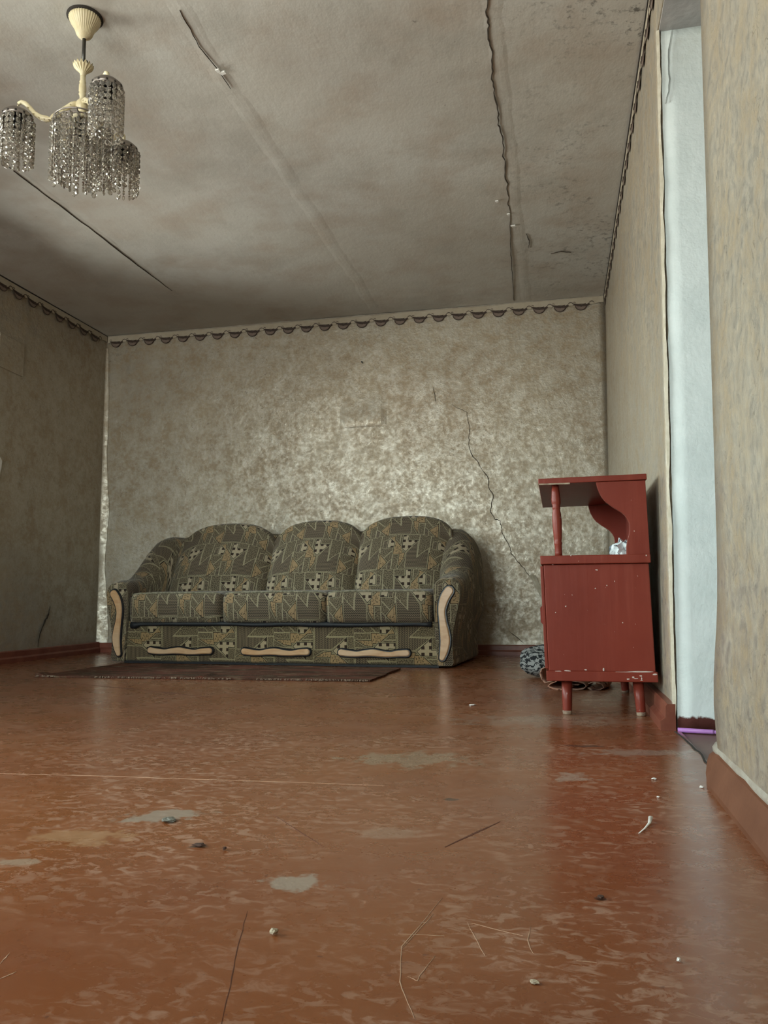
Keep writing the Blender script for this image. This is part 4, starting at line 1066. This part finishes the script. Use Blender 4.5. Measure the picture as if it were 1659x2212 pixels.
for i in range(420):
    f = rnd.random(); q = FLp.lerp(FRp, f); dens = fbm(q.x, 9, 0, 3, 2)
    if dens < -0.15: continue
    a = rnd.uniform(-1.2, 1.2); l = rnd.uniform(0.004, 0.014); y = q.y-0.002+0.008*fbm(q.x, 1, 0, 5, 3)
    m.tube([(q.x, y+0.004, 0.008), (q.x+l*math.sin(a)*0.5, y-l*0.5, 0.008+rnd.uniform(0, .004)), (q.x+l*math.sin(a), y-l*0.8, 0.003)], 0.0011, 4)
fr = m.build('fringe', simple('pale_frayed_yarn', (0.42, 0.33, 0.25), 0.9, (0.2, 0.14, 0.1), 40), rug); fr['kind'] = 'stuff'

# ------------------------------------------------------------------ chandelier
HX, HY = -1.614, 2.425
chn = tag(empty('chandelier', (HX, HY, H)), 'cream three-armed chandelier with smoky glass bead shades hanging from the ceiling', 'chandelier')
def lp(x, y, z): return (x-HX, y-HY, z-H)
def L(m, name, mat, parent=chn, **k): return m.build(name, mat, parent, **k)
m = MB(); m.lathe([(0.062, 0.002), (0.063, -0.003), (0.050, -0.005)], (0, 0, 0), 40); L(m, 'ceiling_ring', NEARBLACK, smooth=True)
m = MB(); m.lathe([(0.053, -0.003), (0.055, -0.008), (0.053, -0.015), (0.048, -0.026), (0.041, -0.037), (0.035, -0.047), (0.031, -0.057), (0.028, -0.067), (0.022, -0.076), (0.014, -0.081), (0.009, -0.084)], (0, 0, 0), 144, 0.022, 36); L(m, 'canopy', CREAM, smooth=True)
m = MB(); m.tube([(0, 0, -0.078), (0.0, 0, -0.185)], 0.0065, 12); m.tube([(0.004, 0.004, -0.165), (0.014, 0.0, -0.172), (0.012, 0.0, -0.188)], 0.004, 8); L(m, 'rod', RODM, smooth=True)
m = MB(); rings = []
for r, z in ((0.009, -0.228), (0.010, -0.220), (0.014, -0.211), (0.022, -0.202), (0.029, -0.194), (0.033, -0.188), (0.030, -0.189), (0.020, -0.198), (0.009, -0.208)):
    rings.append([(r*(1+0.10*(r/0.033)*abs(math.cos(8*2*PI*q/96)))*math.cos(2*PI*q/96), r*(1+0.10*(r/0.033)*abs(math.cos(8*2*PI*q/96)))*math.sin(2*PI*q/96), z+0.006*(r/0.033)**2*math.cos(16*2*PI*q/96)) for q in range(96)])
m.loft(rings); L(m, 'flower_cup', CREAM, smooth=True)
m = MB(); m.lathe([(0.009, -0.215), (0.0095, -0.245), (0.012, -0.250), (0.010, -0.255), (0.0125, -0.262), (0.013, -0.285), (0.010, -0.290), (0.013, -0.296), (0.010, -0.303), (0.009, -0.312), (0.011, -0.318), (0.018, -0.325), (0.022, -0.335), (0.020, -0.350), (0.014, -0.358), (0.011, -0.370), (0.015, -0.376), (0.030, -0.384), (0.040, -0.392), (0.028, -0.398), (0.012, -0.402)], (0, 0, 0), 24); L(m, 'stem', CREAM, smooth=True)
ARM_R = 0.226; ZT = 2.137-H
angs = [math.radians(a) for a in (-36.5, 80.5, 193.5)]
for a in angs:
    path = [(0.012, 2.168), (0.035, 2.165), (0.060, 2.148), (0.085, 2.128), (0.100, 2.113), (0.110, 2.108), (0.125, 2.110), (0.145, 2.116), (0.165, 2.130), (0.185, 2.153), (0.200, 2.168), (0.214, 2.174), (0.224, 2.168), (0.228, 2.152), (0.226, 2.136)]
    rad = [0.011, 0.010, 0.009, 0.0115, 0.012, 0.008, 0.0115, 0.010, 0.0085, 0.008, 0.0085, 0.0075, 0.0065, 0.006, 0.006]
    m = MB(); m.tube([(r*math.cos(a), r*math.sin(a), z-H) for r, z in path], rad, 12); ao = L(m, 'arm', CREAM, smooth=True)
    m = MB()                                                   # acanthus ridge under the arm
    for r, z in path[1:10]:
        for sd in (-1, 1):
            c = Vector((r*math.cos(a), r*math.sin(a), z-H)); s_ = Vector((-math.sin(a), math.cos(a), 0))*sd; t_ = Vector((math.cos(a), math.sin(a), 0))
            m.add([c+t_*-0.010, c+t_*0.010, c+s_*0.015+Vector((0, 0, -0.007))+t_*0.004, c+Vector((0, 0, -0.011)), c+Vector((0, 0, 0.004))], [(0, 4, 2), (4, 1, 2), (1, 3, 2), (3, 0, 2)])
    L(m, 'arm_leaf', CREAM, ao)
# faceted bead strands
def bead_mesh(nb, seed, pitch=0.0212, R_=0.0108):
    rnd = random.Random(seed); m = MB()
    base = rnd.uniform(0, 2*PI)
    for i in range(nb):
        z = -pitch*(i+0.5); a = base+rnd.uniform(-0.25, 0.25); ca, sa = math.cos(a), math.sin(a); tk = 0.0042
        tilt = rnd.uniform(-0.12, 0.12); vs = []
        for rr, d in ((R_*0.62, -tk), (R_, -tk*0.15), (R_, tk*0.15), (R_*0.62, tk)):
            for q in range(6):
                th = PI/3*q+PI/2; u = rr*math.cos(th); w_ = rr*math.sin(th); u, w_ = u*math.cos(tilt)-w_*math.sin(tilt), u*math.sin(tilt)+w_*math.cos(tilt)
                vs.append((u*ca-d*sa, u*sa+d*ca, z+w_))
        fs = [tuple(reversed(range(6))), tuple(range(18, 24))]
        for k in range(3):
            for q in range(6): fs.append((k*6+q, k*6+(q+1) % 6, (k+1)*6+(q+1) % 6, (k+1)*6+q))
        m.add(vs, fs, mi=0)
        if i: m.box((-0.0007, -0.0007, z+pitch/2-0.003), (0.0007, 0.0007, z+pitch/2+0.003), 1)
    o = m.build('bead_strand', [BEAD, CAPM]); me = o.data; bpy.data.objects.remove(o); return me
SM = [bead_mesh(8, 10+i) for i in range(6)]; SM7 = [bead_mesh(7, 30+i) for i in range(3)]
LG = [bead_mesh(9, 50+i, 0.0222, 0.0112) for i in range(6)]; LG10 = [bead_mesh(10, 70+i, 0.0222, 0.0112) for i in range(4)]; IN4 = [bead_mesh(4, 90+i) for i in range(3)]
def hang(parent, me, x, y, z, rz):
    o = bpy.data.objects.new('bead_strand', me); COL.objects.link(o); o.parent = parent; o.location = (x, y, z); o.rotation_euler = (0, 0, rz); return o
def shade(cx_, cy_, zt_, r, strands, big=False, seed=0):
    rnd = random.Random(seed); m = MB(); n = 36
    if not big:
        m.lathe([(0.008, 0.008), (0.022, 0.007), (0.034, 0.002), (0.043, -0.006), (0.047, -0.012), (0.0475, -0.014), (0.0515, -0.014), (0.052, -0.030), (0.0505, -0.030), (0.050, -0.017), (0.046, -0.013), (0.030, -0.002), (0.008, 0.003)], (cx_, cy_, zt_), n, caps=False)
        for k in range(12):                                    # punched holes in the band, drawn as dark discs
            th = 2*PI*k/12; c = (cx_+0.0522*math.cos(th), cy_+0.0522*math.sin(th))
            tx, ty = -math.sin(th), math.cos(th)
            m.prism([(0.0042*math.cos(2*PI*q/8), 0.0042*math.sin(2*PI*q/8)) for q in range(8)], lambda u, v, d: (c[0]+tx*u+math.cos(th)*d, c[1]+ty*u+math.sin(th)*d, zt_-0.022+v), -0.0015, 0.0006, 1)
    else:
        for zz, rr in ((-0.004, r*0.97), (-0.020, r*1.0)):
            m.lathe([(rr-0.004, zz), (rr, zz+0.003), (rr+0.003, zz), (rr, zz-0.003), (rr-0.004, zz)], (cx_, cy_, zt_), 48, caps=False)
        for k in range(4):
            th = PI/2*k+0.4; m.tube([(cx_, cy_, zt_), (cx_+r*math.cos(th), cy_+r*math.sin(th), zt_-0.004)], 0.003, 6)
    cap = m.build('shade_cap', [CAPM, NEARBLACK], chn, smooth=True)
    z0 = zt_-(0.028 if not big else 0.016)
    for k in range(strands):
        th = 2*PI*(k+0.5)/strands+rnd.uniform(-0.04, 0.04)
        me = rnd.choice(LG if big else SM) if rnd.random() < 0.85 else rnd.choice(LG10 if big else SM7)
        hang(cap, me, cx_+r*math.cos(th), cy_+r*math.sin(th), z0, rnd.uniform(0, 6.28) if rnd.random() < 0.45 else th+PI/2+rnd.uniform(-0.4, 0.4)-0)
    if big:
        for k in range(14):
            th = 2*PI*k/14; hang(cap, rnd.choice(LG10), cx_+0.062*math.cos(th), cy_+0.062*math.sin(th), z0-0.004, rnd.uniform(0, 6.28))
    for k in range(6):
        th = 2*PI*k/6+0.3; hang(cap, rnd.choice(IN4), cx_+0.026*math.cos(th), cy_+0.026*math.sin(th), zt_-0.022, rnd.uniform(0, 6.28))
    m = MB(); m.lathe([(0.012, -0.004), (0.017, -0.006), (0.018, -0.045), (0.020, -0.048), (0.020, -0.056), (0.013, -0.058), (0.011, -0.052)], (cx_, cy_, zt_), 20)
    L(m, 'lamp_holder', BLACKRUB, cap, smooth=True)
for i, a in enumerate(angs): shade(ARM_R*math.cos(a), ARM_R*math.sin(a), ZT, 0.053, 17, False, i)
shade(0, 0, 2.100-H, 0.095, 26, True, 9)

# ------------------------------------------------------------------ scratches, crumbs and chips on the floor
SCR = simple('pale_scratch', (0.50, 0.33, 0.22), 0.6); SCRD = simple('dark_scratch', (0.10, 0.035, 0.02), 0.6)
def fz(px, py): q = on_z(px, py, 0.0); return Vector((q.x, q.y, 0.0))
for i, (pts, w_, mt) in enumerate([
        ([(0, 1671), (240, 1677), (415, 1683), (640, 1690), (830, 1697)], 0.0018, SCR), ([(143, 1475), (300, 1490), (460, 1507)], 0.010, SCRD),
        ([(534, 1968), (515, 2040), (497, 2130), (478, 2212)], 0.0008, SCRD), ([(955, 1940), (868, 2045), (862, 2120), (895, 2200)], 0.0009, SCR),
        ([(868, 2050), (935, 1975)], 0.0009, SCR), ([(1010, 1992), (1048, 2065)], 0.0009, SCR), ([(1018, 1995), (1130, 2022)], 0.0009, SCR), ([(1145, 2000), (1140, 2030), (1152, 2060)], 0.0008, SCR),
        ([(940, 2065), (900, 2120), (880, 2110)], 0.0008, SCR), ([(0, 2083), (20, 2060)], 0.0012, SCR), ([(0, 2115), (35, 2100)], 0.0014, SCR), ([(1245, 2075), (1290, 2080)], 0.0010, SCR),
        ([(860, 2018), (960, 2022)], 0.0008, SCR), ([(590, 1760), (700, 1830)], 0.0012, SCRD), ([(960, 1830), (1080, 1775)], 0.005, SCRD)]):
    ribbon([fz(*p) for p in pts], w_, (0, 0, 1), 0.0004, 'scratch', mt, floor, 0.0012, 40+i, 5)
def crumb(name, px, py, r, flat, mat, label, cat, seed):
    bm = bmesh.new(); bmesh.ops.create_icosphere(bm, subdivisions=2, radius=1.0)
    for v in bm.verts:
        d = v.co.normalized(); q = 1+0.5*fbm(d.x+seed, d.y, d.z, 1.6, 2); v.co = Vector((d.x*q*r, d.y*q*r*0.8, d.z*q*r*flat))
    zm = min(v.co.z for v in bm.verts)
    for v in bm.verts: v.co.z -= zm
    me = bpy.data.meshes.new(name); bm.to_mesh(me); bm.free(); me.materials.append(mat)
    o = bpy.data.objects.new(name, me); COL.objects.link(o); p = fz(px, py); o.location = (p.x, p.y, 0.0003); o.rotation_euler = (0, 0, seed)
    return tag(o, label, cat)
CRB = simple('pale_plaster_crumb', (0.52, 0.45, 0.33), 0.9, (0.40, 0.34, 0.25), 200, 0.5, 200)
DRK = simple('dark_grit', (0.06, 0.03, 0.02), 0.8)
GRY = simple('wet_grey_grit', (0.25, 0.25, 0.22), 0.25, (0.12, 0.12, 0.10), 120, 0.8, 200)
crumb('plaster_crumb', 592, 2019, 0.0052, 0.75, CRB, 'largest beige plaster crumb on the orange-brown floor near the camera', 'crumb', 1)
crumb('grey_debris', 365, 1774, 0.017, 0.16, GRY, 'glinting grey lump of grit on the grey floor stain', 'debris', 2)
crumb('dark_debris', 430, 1829, 0.010, 0.25, DRK, 'small dark flake on the floor just right of the grey stain', 'debris', 3)
crumb('dark_debris', 485, 1837, 0.0035, 0.7, DRK, 'tiny round dark grain right of the small dark flake', 'debris', 4)
crumb('dark_debris', 1298, 1941, 0.0055, 0.35, DRK, 'dark speck lying alone on the floor at lower right', 'debris', 5)
crumb('plaster_crumb', 1516, 1702, 0.0045, 0.6, WHITEPT, 'white plaster crumb close to the near right baseboard', 'crumb', 6)
crumb('plaster_chip', 1413, 1684, 0.006, 0.35, WHITEPT, 'flat white chip on the floor left of the near baseboard end', 'crumb', 7)
crumb('plaster_crumb', 1466, 2078, 0.0028, 0.7, WHITEPT, 'white crumb at the lower right edge of the floor', 'crumb', 8)
crumb('plaster_chip', 1155, 2124, 0.0055, 0.25, CRB, 'flat beige chip at the bottom of the floor right of centre', 'crumb', 9)
crumb('plaster_chip', 1020, 1524, 0.012, 0.2, WHITEPT, 'long thin white flake on the floor between sofa and red cabinet', 'crumb', 10)
crumb('plaster_chip', 1422, 1723, 0.0035, 0.4, WHITEPT, 'small pale flake on the floor above the white curled shaving', 'crumb', 11)
m = MB(); c0 = fz(1406, 1772); c1 = fz(1380, 1802)
m.tube([c0+Vector((0, 0, 0.006)), c0.lerp(c1, 0.3)+Vector((0.004, 0, 0.003)), c0.lerp(c1, 0.65)+Vector((0.003, 0, 0.0018)), c1+Vector((0, 0, 0.0015))], [0.0042, 0.0028, 0.0018, 0.0009], 8, flat=0.5)
o = m.build('curled_shaving', WHITEPT, smooth=True); tag(o, 'white curled shaving standing out on the floor at right', 'shaving')
